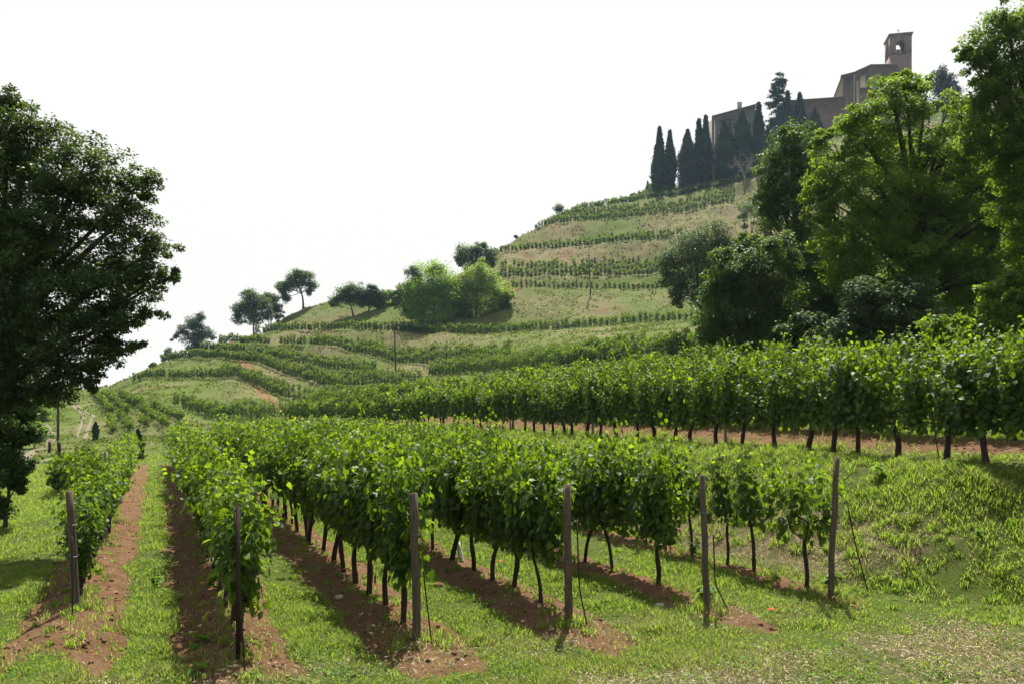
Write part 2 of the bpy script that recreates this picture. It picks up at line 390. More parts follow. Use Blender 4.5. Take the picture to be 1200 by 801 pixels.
for r_ in ROWS[:5]:
    for s_ in(-.62,.62): Z-=nearw*.035*np.exp(-((vv_-r_-s_)/.14)**2)*sstep(8,9.5,uu_)
hn=fbm(XX*.07,YY*.07,4)-.5
upper=sstep(20,55,Z)
DRY=np.maximum(DRY,farw*BANK*np.clip(.24+1.9*hn+.16*upper,0,.75))
DRY=np.maximum(DRY,farw*np.clip(.34+1.2*hn+.08*upper,.12,.62))
SOIL=np.maximum(SOIL,farw*BANK*np.clip(3.2*(fbm(XX*.10+9,YY*.10,4)-.61),0,.75))
mb=MB()
vid=np.arange(NTH*NR).reshape(NTH,NR)
q=np.stack([vid[:-1,:-1],vid[1:,:-1],vid[1:,1:],vid[:-1,1:]],-1).reshape(-1,4)[:, ::-1]
mb.add(np.stack([XX,YY,Z],-1).reshape(-1,3),q)
g=mb.obj('ground',M['ground'],smooth=True); tag(g,kind='structure')
for nm,arr in (('soil',SOIL),('dry',DRY)):
    a=g.data.attributes.new(nm,'FLOAT','POINT'); a.data.foreach_set('value',arr.ravel().astype(np.float32))

# tracks
def strip(mbb,px,w):
    pts=np.array([hit(x,y)[:2] for x,y in px]); s=np.linspace(0,len(pts)-1,len(pts)*8)
    p=np.stack([np.interp(s,np.arange(len(pts)),pts[:,k]) for k in(0,1)],-1)
    d=unit(np.gradient(p,axis=0)); nn=np.stack([-d[:,1],d[:,0]],-1)
    ww=w*(.8+.5*vn(s*3,s*0+w*9))
    off=np.linspace(-.5,.5,5); v=p[:,None]+nn[:,None]*(off[None,:,None]*ww[:,None,None])
    z=zt(v[...,0],v[...,1])+.05; v=np.concatenate([v,z[...,None]],-1)
    n=len(s); i=np.arange(n*5).reshape(n,5)
    f=np.stack([i[:-1,:-1],i[1:,:-1],i[1:,1:],i[:-1,1:]],-1).reshape(-1,4); mbb.add(v.reshape(-1,3),f)
for px,w in (([(82,475),(92,480),(100,486),(95,497),(89,512)],.42),([(86,474),(98,479),(110,487),(104,499),(100,514)],.42),
             ([(50,497),(60,505),(61,514),(50,524),(27,538)],.95),([(24,556),(44,543),(62,537)],.4)):
    m_=MB(); strip(m_,px,w); tag(m_.obj('path',M['gravel'],smooth=True),kind='structure')

# ------------------------------------------------------------------ grapevines
def vine_foliage(seed, hi, nsh=30, h0=.78, h1=2.08, length=.53, thin=.19, dens=1.12, size=.106):
    r=np.random.default_rng(seed); mb=MB()
    tpl=TV if hi else TF5
    sh=MB()
    for s in range(nsh):
        u0=r.uniform(-length,length); top=r.normal(h1-.12,.13); 
        if r.random()<.22: top+=r.uniform(.08,.34)
        lean=r.normal(0,thin*.75); du=r.normal(0,.12); n=int(16*dens)+2
        k=np.linspace(0,1,n)
        zz=h0+(top-h0)*k; droop=r.random()<.35
        vv=lean*(k**.7)*1.1; uu=u0+du*k
        if droop: zz=zz-.55*np.clip(k-.45,0,1)**1.2*(top-h0)*r.uniform(.5,1.5); vv=vv*(1+.6*k)
        c=np.stack([uu,vv,zz],-1); c+=r.normal(0,.02,c.shape)
        if hi: tube(sh,c[::3],np.linspace(.005,.002,len(c[::3])),3,.3,cap=False)
        m=2 if hi else 1
        for rep in range(m):
            phi=r.uniform(0,2*math.pi,n); pet=r.uniform(.04,.14,n)
            o=np.stack([np.cos(phi)*pet*1.05,np.sin(phi)*pet*1.0,r.normal(-.01,.05,n)],-1)
            cc=c+o
            out=np.stack([np.cos(phi)*.35,np.sin(phi)*.5+np.sign(cc[:,1])*.45,np.full(n,.55)],-1)+r.normal(0,.42,(n,3))
            tip=np.stack([np.cos(phi)*.5,np.sin(phi)*.6,np.full(n,-.75)],-1)+r.normal(0,.35,(n,3))
            sz=size*r.uniform(.55,1.25,n)*(1-.5*np.clip(k-.75,0,1)*2)*(1.0 if hi else 1.5)
            ti=np.clip(r.normal(.11,.13,n)+.55*np.clip(k-.70,0,1)*3*r.random(n)+(r.random(n)<.14)*.6,0,1.1)  # random leaf tone, plus painted backlight: brighter tint towards the shoot tops
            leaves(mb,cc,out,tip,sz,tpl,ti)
    # hanging skirt that hides the cordon
    n=int((110 if hi else 60)*dens)
    c=np.stack([r.uniform(-length,length,n),r.normal(0,thin*.55,n),h0+r.uniform(-.16,.5,n)],-1)
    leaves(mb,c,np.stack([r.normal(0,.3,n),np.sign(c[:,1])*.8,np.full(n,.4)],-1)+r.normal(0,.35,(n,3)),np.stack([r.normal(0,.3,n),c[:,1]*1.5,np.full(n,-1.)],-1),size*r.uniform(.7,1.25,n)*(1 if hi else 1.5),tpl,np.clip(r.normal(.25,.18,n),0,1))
    if sh.n: mb.add(np.concatenate(sh.v),np.concatenate(sh.f),.5)
    return mb.mesh('foliage',M['vine_leaf'])
def vine_trunk(seed, h=.85, r0=.042, lean=.19, arms=True):
    r=np.random.default_rng(seed); mb=MB()
    k=np.linspace(0,1,9); ph=r.uniform(0,6.28,2)
    p=np.stack([lean*r.normal()*k+.07*np.sin(k*5.5+ph[0])*k,.07*np.sin(k*4.6+ph[1])*k,-.12+(h+.12)*k],-1)
    tube(mb,p,r0*(1.25-.5*k+.28*(r.random(9)-.4)),7)
    if arms:
        for s in (-1,1):
            a=np.linspace(0,1,6); q=p[-1]+np.stack([s*.5*a,.03*np.sin(a*5+ph[0]),.10*np.sin(a*2.6)],-1)
            tube(mb,q,np.linspace(r0*.55,.009,6),5)
    return mb.mesh('trunk',M['bark'],True)
FH=[vine_foliage(100+i,True) for i in range(7)]
FS=[vine_foliage(200+i,True,nsh=9,h0=.86,h1=1.95,length=.46,thin=.16,dens=.95,size=.105) for i in range(4)]   # young open vines
FE=[vine_foliage(250+i,True,nsh=22,h0=.62,h1=2.0,length=.52,thin=.24) for i in range(2)]
FM=[vine_foliage(300+i,False,nsh=26) for i in range(6)]
FT=[vine_foliage(350+i,True,nsh=30,h0=.68,h1=2.15,length=.62,thin=.24) for i in range(5)]
TR=[vine_trunk(400+i,r0=.029+.0036*(i%5)) for i in range(10)]
TRT=[vine_trunk(450+i,.9,.048+.006*(i%4),.15) for i in range(7)]
TRY=[vine_trunk(480+i,.92,.03,.2) for i in range(4)]
ORD="first second third fourth fifth sixth seventh eighth ninth tenth eleventh twelfth thirteenth fourteenth".split()
ROWANG=math.atan2(CU,-SU)
VG='grapevines trained along the vineyard rows'
def add_vine(x,y,fol,trk,label,flip,sc):
    o=empty('grapevine',(x,y,float(zt(x,y))-.01),ROWANG+(math.pi if flip else 0)+rng.normal(0,.06),label=label,cat='grapevine',group=VG)
    o.scale=(sc[0],sc[0],sc[1])
    for nm,me in (('trunk',trk),('foliage',fol)):
        c=bpy.data.objects.new(nm,me); COL.objects.link(c); c.parent=o
    return o
def pick(l): return l[rng.integers(len(l))]
RN={-1.14:'the row behind the leftmost wooden post',.92:'the row behind the thin dark metal stake',3.06:'the row behind the second wooden post from left',
    5.25:'the row behind the third wooden post from left',7.54:'the row behind the fourth wooden post from left',9.82:'the row behind the rightmost, leaning wooden post'}
UST={-1.14:14.15,.92:10.35,3.06:10.55,5.25:10.75,7.54:11.2,9.82:10.0}
vine_spots=[]
for v in ROWS:
    u=UST[v]; i=0; u_end=44 if v==-1.14 else 48
    while u<u_end:
        if i<12: lab=f'{ORD[i]} grapevine from the front in {RN[v]}'
        elif u<30: lab=f'leafy grapevine halfway along {RN[v]}'
        else: lab=f'distant grapevine near the far end of {RN[v]}'
        x,y=XY(u+rng.normal(0,.06),v+rng.normal(0,.04))
        young=(v==9.82 and u<23) or (v==7.54 and 12.6<u<18 and i%2==1) 
        sc=(rng.uniform(.88,1.12),rng.uniform(.93,1.07)*(1.13 if v>3 else 1.03))
        if v==-1.14: sc=(sc[0]*.86,sc[1]*.81)
        if young: fol,trk=pick(FS),pick(TRY)
        elif i==0 and v<4: fol,trk=FE[0 if v<2 else 1],pick(TR)
        elif u>27: fol,trk=pick(FM),pick(TR)
        else: fol,trk=pick(FH),pick(TR)
        add_vine(x,y,fol,trk,lab,rng.random()<.5,sc); vine_spots.append((u,v))
        u+=rng.normal(1.06,.12); i+=1
for v,u0,u1,nm in ((TV0,9.3,48,'the front row on the terrace above the grassy bank'),(17.0,10.4,33,'the second row on the terrace above the bank')):
    u=u0;i=0
    while u<u1:
        if i<12: lab=f'{ORD[i]} grapevine from the right in {nm}'
        elif u<34 and v<15: lab=f'tall grapevine halfway along {nm}'
        else: lab=f'distant leafy grapevine further left in {nm}'
        x,y=XY(u,v+rng.normal(0,.05))
        add_vine(x,y,pick(FT) if u<30 else pick(FM),pick(TRT),lab,rng.random()<.5,(rng.uniform(.95,1.12),rng.uniform(1.04,1.20)))
        u+=rng.normal(1.02,.16); i+=1

# the vines further off, past counting: one object
far=MB(); fart=MB()
def far_vines(X,Y,hgt=2.0,tang=None):
    hgt=hgt*1.02
    n=len(X); Zb=zt(X,Y); dist=np.hypot(X,Y)
    for i in range(n):
        m=int(np.clip(17000/dist[i],85,260)); s=np.clip(.0019*dist[i],.15,.38)
        hh=hgt*rng.uniform(.80,1.22)
        c=np.stack([np.clip(rng.normal(0,.22,m),-.5,.5),rng.normal(0,.18,m),rng.uniform(.38,hh-.1,m)],-1)
        c[:,2]+= .12*(rng.random(m)<.15)
        a=tang[i]; ca,sa=math.cos(a),math.sin(a)
        w=np.stack([X[i]+c[:,0]*ca-c[:,1]*sa,Y[i]+c[:,0]*sa+c[:,1]*ca,Zb[i]+c[:,2]],-1)
        nr=rng.normal(0,.6,(m,3))+np.array([0,-.75,.45]); tp=rng.normal(0,.5,(m,3))+np.array([0,-.3,-.6])
        leaves(far,w-.5*s*unit(tp),nr,tp,s*rng.uniform(.7,1.3,m),TF5 if dist[i]<95 else TL,np.clip(rng.normal(.0,.07,m)+.95*(c[:,2]>hh-.55)*rng.random(m),0,1))  # lighter tint on the top leaves paints the sunlit crest of each row
        if i%1==0:
            q=np.array([[-.03,0,-.1],[.03,0,-.1],[.03,0,.6],[-.03,0,.6]]); q=q+np.array([X[i],Y[i],Zb[i]])
            fart.add(q,[[0,1,2,3]]); 
def walk(pts,step):
    pts=np.asarray(pts); L=np.concatenate([[0],np.cumsum(np.linalg.norm(np.diff(pts,axis=0),axis=1))])
    s=np.arange(0,L[-1],step); s=np.clip(s+rng.normal(0,.1,len(s)),0,L[-1])
    X=np.interp(s,L,pts[:,0]); Y=np.interp(s,L,pts[:,1]); e=.3
    a=np.arctan2(np.interp(s+e,L,pts[:,1])-np.interp(s-e,L,pts[:,1]),np.interp(s+e,L,pts[:,0])-np.interp(s-e,L,pts[:,0]))
    return X,Y,a
def straight(v,u0,u1,step=1.03,h=2.05,skip=0):
    u=np.arange(u0,u1,step); u=u[rng.random(len(u))>skip]; X,Y=XY(u,np.full(len(u),v)); far_vines(X,Y,h,np.full(len(u),ROWANG))
straight(TV0,48,101); straight(17.0,33,100); straight(19.2,14,95)
straight(-3.3,33,46,1.05,1.25,.1)
def crow(k,frac,x0,x1,off=0.,h=2.0,skip=.03):
    x=np.linspace(x0,x1,160); d=curve(k,x)[1]
    if frac: d=d*(1-frac)+frac*curve(k+1,x)[1]
    d=d+off+.1; X,Y,a=walk(np.stack([(x-CX)/F*d,d],-1),1.08)
    kk=rng.random(len(X))>skip
    far_vines(X[kk],Y[kk],h,a[kk])
crow(1,0,205,345); crow(1,0,215,330,2.4)
crow(2,0,150,412); crow(2,0,260,405,3.2,skip=.08)
crow(3,0,190,492); crow(3,0,290,480,3.2)
crow(4,0,236,436); crow(4,0,503,812); crow(4,0,506,812,2.2); crow(4,0,510,810,4.4); crow(4,0,540,760,6.6,skip=.05); crow(4,0,300,440,3.2)
crow(5,0,258,503); crow(5,0,370,600,3.0,skip=.05); crow(5,0,420,600,6.0,skip=.1)
crow(6,0,300,812); crow(6,0,420,800,2.3,skip=.15)
crow(7,0,590,800); crow(7,0,400,450,0,1.4,.3)
crow(8,0,583,800,0,1.9,.06); crow(8,0,583,795,2.6,1.9,.08); crow(8,0,588,790,5.2,1.9,.08); crow(8,0,588,790,7.8,1.9,.2)
crow(9,0,580,790,0,1.9,.05); crow(9,0,610,800,2.6,1.9,.12); crow(9,0,680,800,5,1.9,.3)
for of in (0,2.4,4.8,7.2): crow(10,0,628+of*3,862,of,1.9,.1)
for of in (0,2.4,4.8,7.2,9.6): crow(11,0,655+of*6,868,of,1.8,.12)
# rows running downhill at the left
def pxrow(p0,p1,skip=.12,h=1.45):
    a,b=hit(*p0),hit(*p1); n=40; pts=np.stack([np.linspace(a[k],b[k],n) for k in(0,1)],-1)
    X,Y,t=walk(pts,1.08); kk=rng.random(len(X))>skip; far_vines(X[kk],Y[kk],h,t[kk])
for p in (((110,466),(132,487)),((121,464),(150,486)),((140,490),(154,507)),((166,484),(196,503)),((180,480),(214,497)),((165,497),(173,505)),((128,497),(133,508)),((150,474),(168,478)),((141,468),(160,474))):
    pxrow(*p)
fo=far.obj('distant_vines',M['vine_far']); tag(fo,'green rows of distant grapevines striping the terraced hillside',"vines",kind='stuff')
tag(fart.obj('distant_vine_trunks',M['bark']),'thin dark trunks under the distant hillside grapevines','vine trunks',kind='stuff')

# ------------------------------------------------------------------ posts, stakes, wires
def post(name,p_top,p_bot,r,mat,label,cat,group,band=False):
    top,bot=np.asarray(p_top,float),np.asarray(p_bot,float)
    root=empty(name,tuple(bot),label=label,cat=cat,group=group)
    m_=MB(); k=np.linspace(0,1,7)[:,None]; pts=(bot-[0,0,.15])*(1-k)+top*k-bot
    pts[:,:2]+=rng.normal(0,.006,(7,2)); tube(m_,pts,np.full(7,r)*(1.05-.1*k[:,0]),9)
    m_.obj('shaft',mat,root,True)
    return root
WP=[(82,575,90,712,-1.14),(485,577,489,748,3.06),(665,567,667,730,5.25),(823,556,829,712,7.54),(981,535,972,700,9.82)]
WL=['leftmost wooden end post, brown, at the front of the left row','second wooden end post from left, brown, in front of dense vines',
    'third wooden end post from left, brown, with trunk leaning on it','fourth wooden end post from left, slim, beside hooked iron rod',
    'rightmost wooden end post, leaning right, at the foot of the bank']
ends={}
for (tx,ty,bx,by,v),lb in zip(WP,WL):
    b=hit(bx,by); d=b[1]; t=P(tx,ty,d)
    o=post('wooden_post',t,b,.054 if v<7 else .047,M['post'],lb,'post','wooden end posts of the vine rows'); ends[v]=(t,b)
    m_=MB()
    for hgt in (.45,.72):
        c=(t-b)*hgt; a=np.linspace(0,2*math.pi,13); tube(m_,np.stack([c[0]+.064*np.cos(a),c[1]+.064*np.sin(a),c[2]+.01*np.sin(a*2)],-1),.003,4)
    m_.obj('wire_tie',M['wire'],o)
b=hit(279,772); t=P(277,592,b[1]); ends[.92]=(t,b)
root=empty('metal_stake',tuple(b),label='thin dark metal stake at the front of the second row',cat='stake')
m_=MB(); L=t[2]-b[2]; 
for s in ((0,0,.05,.006),(-.022,.022,.006,.05)): box(m_,(s[0],s[1],L/2-.05),(s[2],s[3],L+.1))
m_.obj('shaft',M['iron'],root)
# anchor rods
def rod(pxs,label,hook=False,d0=None,dd=0):
    b=hit(*pxs[-1]); pts=[]
    for i,(x,y) in enumerate(pxs[:-1]): pts.append(P(x,y,b[1]+dd*(1-i/max(1,len(pxs)-1))))
    pts.append(b); pts=np.array(pts); m_=MB(); 
    s=np.linspace(0,len(pts)-1,10); q=np.stack([np.interp(s,np.arange(len(pts)),pts[:,k]) for k in range(3)],-1)-b
    tube(m_,q[::-1],.0105,6)
    root=empty('anchor_rod',tuple(b),label=label,cat='rod',group='iron anchor rods at the row ends'); m_.obj('shaft',M['iron'],root,True)
    if hook:
        a=np.linspace(-2.9,1.2,12); c=q[0]+np.array([.05,0,0]); h=MB(); tube(h,np.stack([c[0]+.05*np.cos(a+math.pi*2),c[1]+0*a,c[2]+.05*np.sin(-a)*-1],-1),.009,5); h.obj('hook',M['iron'],root)
rod([(84,628),(85,724)],'thin upright iron rod left of the leftmost wooden post')
rod([(275,600),(281,690),(287,789)],'rusty iron rod crossing in front of the second row stake')
rod([(496,668),(500,705),(506,754)],'slanting iron rod right of the second wooden post')
rod([(676,610),(679,690),(689,738)],'bent iron rod beside the third wooden post',dd=.2)
rod([(836,626),(838,684),(854,716)],'iron rod with a hooked top beside the fourth wooden post',True)
rod([(993,590),(1003,640),(1018,696)],'slanting iron rod right of the rightmost leaning post',dd=.3)
rod([(531,585),(536,625),(540,655)],'dark slanting stake among vines right of the second wooden post')
rod([(1092,480),(1097,515),(1101,543)],'thin slanting stake beneath the terrace row at right')
# pale sleeve at the foot of the slanting stake
b=hit(541,656); m_=MB(); k=np.linspace(0,1,5)[:,None]; tube(m_,np.array([[0,0,-.05]])*(1-k)+np.array([[-.07,.02,.34]])*k,np.linspace(.06,.035,5),7)
tag(m_.obj('plant_guard',m_solid('guard_plastic',(.45,.45,.42),(.6,.6,.57),6,.6,.2),None,True,tuple(b)),'short pale grey plant guard at the foot of a slanting stake','guard')
# posts inside the rows
for v in ROWS+[TV0]:
    u=(18.3 if v!=-1.14 else 20.3); i=0
    while u<47:
        x,y=XY(u,v+.04); z=float(zt(x,y)); h=1.95
        nm={**RN,TV0:'the front row on the terrace'}[v]
        post('row_post',(x+rng.normal(0,.03),y,z+h),(x,y,z),.042,M['greypost'],('nearest grey post inside ','second grey post inside ','distant grey post far inside ')[min(i,2)]+nm,'post','grey posts inside the vine rows')
        u+=7.6; i+=1
# fruiting wires
for v in ROWS:
    t,b=ends[v]; us=np.linspace(UV(b[0],b[1])[0],47.5,60); X,Y=XY(us,np.full(60,v)); z=zt(X,Y)
    z=np.convolve(np.pad(z,4,'edge'),np.ones(9)/9,'valid')
    p=np.stack([X,Y,z+.84],-1); p[0]=b+(t-b)*.45
    m_=MB(); tube(m_,p-p[0],.0028,4); p2=p.copy(); p2[1:,2]+=.72; p2[0]=b+(t-b)*.84
    m2=MB(); tube(m2,p2-p2[0],.0025,4); tag(m2.obj('trellis_wire',M['wire'],loc=tuple(p2[0])),'upper foliage wire stretched along '+RN[v],'wire','trellis wires of the vine rows')
    tag(m_.obj('trellis_wire',M['wire'],loc=tuple(p[0])),'thin fruiting wire stretched along '+RN[v],'wire','trellis wires of the vine rows')

# ------------------------------------------------------------------ trees
TREEG={}
def tree(name,label,cat,base,lobes,d,mat,leaf=.12,n=20000,trunk=(.2,.05),group=None,limbs=True,bark='treebark',sub=.30,flat=.65,top=None,seed=1,tint=(.38,.22),spread=.6,clump=150,loose=.2):
    """lobes: (photo column, row, radius in pixels[, metres further off])"""
    r=np.random.default_rng(seed)
    bx=(base[0]-CX)/F*base[1]; by=base[1]; bz=float(zt(bx,by)); B=np.array([bx,by,bz])
    root=empty(name,tuple(B),label=label,cat=cat,group=group)
    crown=MB(); wood=MB(); L=[]
    for lo in lobes:
        dd=d+(lo[3] if len(lo)>3 else 0); L.append((P(lo[0],lo[1],dd)-B,lo[2]/F*dd))
    tot=sum(R_**2 for _,R_ in L)
    cz=np.mean([c[2] for c,_ in L]); mx=np.mean([c[:2] for c,_ in L],axis=0)
    fork=np.array([mx[0]*.25,mx[1]*.25,max(.3,min(c[2]-.5*R_ for c,R_ in L)*.9 if top is None else top)])
    k=np.linspace(0,1,7)[:,None]
    tp=np.array([0,0,-.3])*(1-k)+fork*k+np.array([1,0,0])*(.06*fork[2]*np.sin(k*3)); tube(wood,tp,trunk[0]*(1.25-.55*k[:,0]),8)
    zt_=max(c[2] for c,_ in L); lead=np.array([mx[0]*.8,mx[1]*.8,max(fork[2]+.5,.78*zt_)])
    if limbs: lk=np.linspace(0,1,8)[:,None]; tube(wood,fork*(1-lk)+lead*lk+np.array([.5,.3,0])*(.05*lead[2]*np.sin(lk*6)),np.linspace(trunk[0]*.68,trunk[0]*.2,8),7)
    fork0=fork
    for c,R_ in L:
        ns=max(6,int(n*R_**2/tot/clump)); 
        dr=unit(r.normal(0,1,(ns,3))+np.array([0,0,.25])); fr=r.uniform(.30,1.0,ns)**.6*r.uniform(.78,1.25,ns)
        sc=c+dr*(fr*R_*(1-sub*.4))[:,None]
        if limbs:
            lt=np.clip((.62*c[2]-fork0[2])/max(.3,lead[2]-fork0[2]),0,.9); fork=fork0*(1-lt)+lead*lt+np.array([.5,.3,0])*(.05*lead[2]*math.sin(lt*6))
            k=np.linspace(0,1,7)[:,None]; mid=(fork+c)/2+np.array([0,0,.12*R_])+r.normal(0,.1*R_,3)
            lp=fork*(1-k)**2+2*mid*k*(1-k)+c*k**2; w0=trunk[0]*.42*(R_**2*len(L)/tot)**.4 if tot>0 else .1
            tube(wood,lp,np.linspace(w0,max(.012,w0*.35),7),6)
            for s in range(min(ns,9)):
                q=np.linspace(0,1,5)[:,None]; m2=(c+sc[s])/2+r.normal(0,.12*R_,3)
                tube(wood,c*(1-q)**2+2*m2*q*(1-q)+sc[s]*q**2,np.linspace(max(.010,w0*.2),.005,5),4,cap=False)
        m=int(n*R_**2/tot/ns)+1
        rr=R_*sub*r.uniform(.55,1.25,ns)*np.where(fr>1,.75,1)
        far_out=r.random((ns,m))<loose
        off=r.normal(0,1,(ns,m,3)); off=off/np.maximum(1,np.linalg.norm(off,axis=-1,keepdims=True)/1.6)*spread
        off[...,2]*=flat
        pos=sc[:,None]+off*rr[:,None,None]; tt=r.uniform(.25,1,(ns,m))[...,None]; pos=np.where(far_out[...,None],c+(sc[:,None]-c)*tt+r.normal(0,.17*R_,(ns,m,3)),pos).reshape(-1,3)
        ti=np.repeat(r.normal(0,.2,ns),m)
        nr=r.normal(0,.55,(len(pos),3))+np.array([0,0,.8])+.45*unit(pos-c); tpd=r.normal(0,.5,(len(pos),3))+.6*unit((off).reshape(-1,3))+np.array([0,0,-.35])
        leaves(crown,pos,nr,tpd,leaf*r.uniform(.6,1.3,len(pos)),TL,np.clip(r.normal(tint[0],tint[1],len(pos))+ti,0,1.1))
    wood.obj('trunk',M[bark],root,True); crown.obj('crown',M[mat],root)
    return root

# near oak at the left, its trunk just outside the frame
tree('oak_tree','large dark oak filling the left edge, sunlit sky behind its crown','tree',(-95,17.5),
 [(-20,190,72),(35,175,48),(12,130,28),(95,205,52),(60,245,58),(140,260,46),(165,215,26),(185,290,28),(120,330,55),(170,335,32),(60,320,60),(10,290,60),(-40,300,70),(30,385,52),(90,395,48),(140,375,34),(5,440,42),(70,440,38),(125,420,30),(110,445,18),(-20,400,60),(178,365,16),(200,325,16),(25,462,28),(52,450,20),(-8,480,30),(150,410,18)],
 17.5,'oak',.078,135000,(.26,.05),sub=.26,clump=100,loose=.13,seed=11,top=3.2,tint=(.35,.25))
tree('shrub','dark leafy shrub below the large oak at the left edge','shrub',(5,21),
 [(10,500,34),(-10,470,40),(35,470,24),(0,545,34),(22,565,18),(-20,590,30),(5,590,16),(30,515,14)],21,'darkleaf',.11,16000,(.07,.02),seed=12,top=.4)
# the wood at the right
RG='trees massed at the right edge'
tree('broadleaf_tree','largest bright green broadleaf tree, right of centre in the right wood','tree',(1075,36),
 [(1050,135,45),(1010,165,42),(975,205,38),(1095,185,52),(1030,220,60),(1085,260,62),(985,260,48),(1130,150,36),(1150,215,52),(1040,310,55),(1110,330,50),(1165,290,42),(965,250,24),(1062,100,24),(1150,255,40),(995,310,40),(955,225,18),(1120,112,22),(1138,132,26),(1165,195,42),(1185,245,42),(1060,260,64,3.0),(1050,195,50,3.0),(1130,260,55,3.5),(1045,108,27),(1085,112,25),(1000,138,26),(968,170,22),(1150,330,42),(1070,345,36)],
 34,'broad',.125,150000,(.36,.06),RG,sub=.25,clump=150,loose=.10,seed=21,top=2.2,tint=(.45,.25))
tree('broadleaf_tree','tall broadleaf tree at the top right corner, reaching highest of the wood','tree',(1275,28),
 [(1180,35,34),(1150,55,30),(1195,85,40),(1140,78,18),(1215,45,50),(1170,120,32),(1215,150,50),(1240,230,60),(1195,200,36),(1210,290,40),(1165,85,30),(1185,170,34),(1150,105,24),(1190,250,34),(1142,135,26),(1150,168,28),(1133,60,14)],
 28,'broad',.10,75000,(.24,.05),RG,sub=.31,clump=150,seed=22,top=5,tint=(.32,.22))
tree('dark_tree','tall dark evergreen tree on the left side of the right wood','tree',(925,48),
 [(930,175,34),(905,205,26),(945,210,40),(920,250,42),(955,290,46),(940,330,50),(900,240,20),(975,340,40),(1000,370,40),(925,160,18),(960,375,40)],
 46,'darkleaf',.16,60000,(.3,.05),RG,sub=.34,seed=23,top=1.5)
tree('dark_bush','rounded dark green bush tree at the lower left of the right wood','tree',(875,40),
 [(870,320,42),(845,355,36),(900,350,45),(865,385,42),(910,300,30),(835,385,24),(900,395,38),(850,300,20),(880,285,20)],
 39,'darkleaf',.13,55000,(.16,.04),RG,sub=.32,seed=24,top=.6,tint=(.55,.25))
tree('olive_tree','loose grey green tree on the bank left of the right wood','tree',(822,78),
 [(815,290,32),(790,310,24),(840,280,22),(800,335,20),(830,320,34),(850,300,20),(780,325,12),(815,345,16),(800,350,14),(835,350,20),(850,330,18)],76,'paleleaf',.2,30000,(.2,.04),RG,sub=.5,seed=25,top=1.2,tint=(.25,.2))
tree('shrub','blue grey leafed shrub at the foot of the right wood','shrub',(1010,30),
 [(1010,350,30),(1040,360,34),(990,380,26),(1060,385,32),(1015,390,26),(1090,380,32),(1070,345,26)],29.5,'paleleaf',.13,22000,(.07,.03),sub=.36,seed=26,top=.5,tint=(.1,.15))
tree('shrub','sunlit yellow green shrub low at the right edge of the wood','shrub',(1180,27),
 [(1170,345,26),(1195,330,30),(1190,370,28),(1150,380,22),(1215,365,40),(1120,385,24),(1090,380,20)],26,'broad',.14,9000,(.07,.03),sub=.36,seed=27,top=.5,tint=(.45,.25))
tree('shrub','low dark shrub filling the shaded base of the right wood','shrub',(960,33),
 [(950,390,30),(920,400,26),(985,400,28),(1110,395,30),(1060,400,26),(1150,395,34),(1200,390,40)],36,'darkleaf',.17,14000,(.07,.03),sub=.36,seed=28,top=.5,tint=(.2,.15))
tree('pale_tree','small hazy pale green tree beside the upper rows, above the olive','tree',(882,150),
 [(880,245,17),(895,255,16),(872,260,10),(888,232,9)],150,'paleleaf',.32,3500,(.2,.05),seed=29,top=1)
tree('shrub','round green shrub at the right end of the middle vine row','shrub',(822,66),
 [(820,395,16),(835,400,18),(812,407,9),(845,385,14)],65,'broad',.17,4500,(.07,.03),seed=30,top=.3)
tree('broadleaf_tree','broad leafy tree filling the gap behind the two tallest right trees','tree',(1165,44),
 [(1150,190,45),(1190,240,50),(1120,230,40),(1165,290,50),(1210,180,50),(1205,310,50),(1100,290,45),(1130,345,40),(1050,345,40),(1185,360,40)],43,'broad',.15,60000,(.3,.05),RG,sub=.26,seed=31,top=2,tint=(.3,.22))
# trees on the middle terraces
def gtree(nm,lb,bx,d,lobes,mat,n,leaf=.3,tr=.2,seed=1,**k):
    k.setdefault('sub',.44 if mat=='darkleaf' else .36); k.setdefault('spread',.66); k.setdefault('clump',70); n=int(n*(2.2 if mat=='darkleaf' else 1.9)); leaf*=1.15
    return tree(nm,lb,'tree' if 'tree' in nm else 'shrub',(bx,d),lobes,d,mat,leaf,n,(tr,.04),seed=seed,**k)
gtree('bright_tree','dense bright green tree left of the yellowish tree',508,170,[(508,330,26),(490,345,20),(522,342,23),(505,360,24),(490,368,14),(522,365,14),(512,318,12)],'brightleaf',13000,.33,.25,41,top=1,tint=(.5,.3))
gtree('yellow_tree','yellowish green rounded tree, brightest on the middle terrace',557,172,[(560,325,20),(545,335,18),(577,335,20),(560,345,23),(540,350,10),(585,348,10),(565,312,9),(550,360,11),(575,360,11),(595,347,9),(530,345,8),(562,355,12)],'yellowleaf',11000,.32,.22,42,top=1.5,tint=(.25,.3))
gtree('dark_tree','narrow dark tree at the left end of the middle clump',482,172,[(485,322,11),(478,338,10),(484,350,13),(476,362,9),(490,335,9),(480,370,9)],'darkleaf',4500,.32,.2,43,top=1)
gtree('dark_tree','dark tree with tufted top rising behind the yellowish tree',556,195,[(545,298,13),(560,295,11),(572,300,11),(550,308,14),(566,288,6),(578,310,8),(538,305,7)],'darkleaf',5000,.34,.22,44,top=2)
gtree('cherry_tree','left tree of the low spreading pair on the slope',414,188,[(405,345,13),(395,352,9),(415,345,14),(425,352,10),(410,338,9),(388,357,5)],'darkleaf',4200,.33,.22,45,top=1.6)
gtree('cherry_tree','right tree of the low spreading pair on the slope',431,187,[(432,348,12),(440,352,10),(425,345,9),(445,345,8),(436,340,8),(448,355,5)],'darkleaf',3600,.33,.2,46,top=1.6)
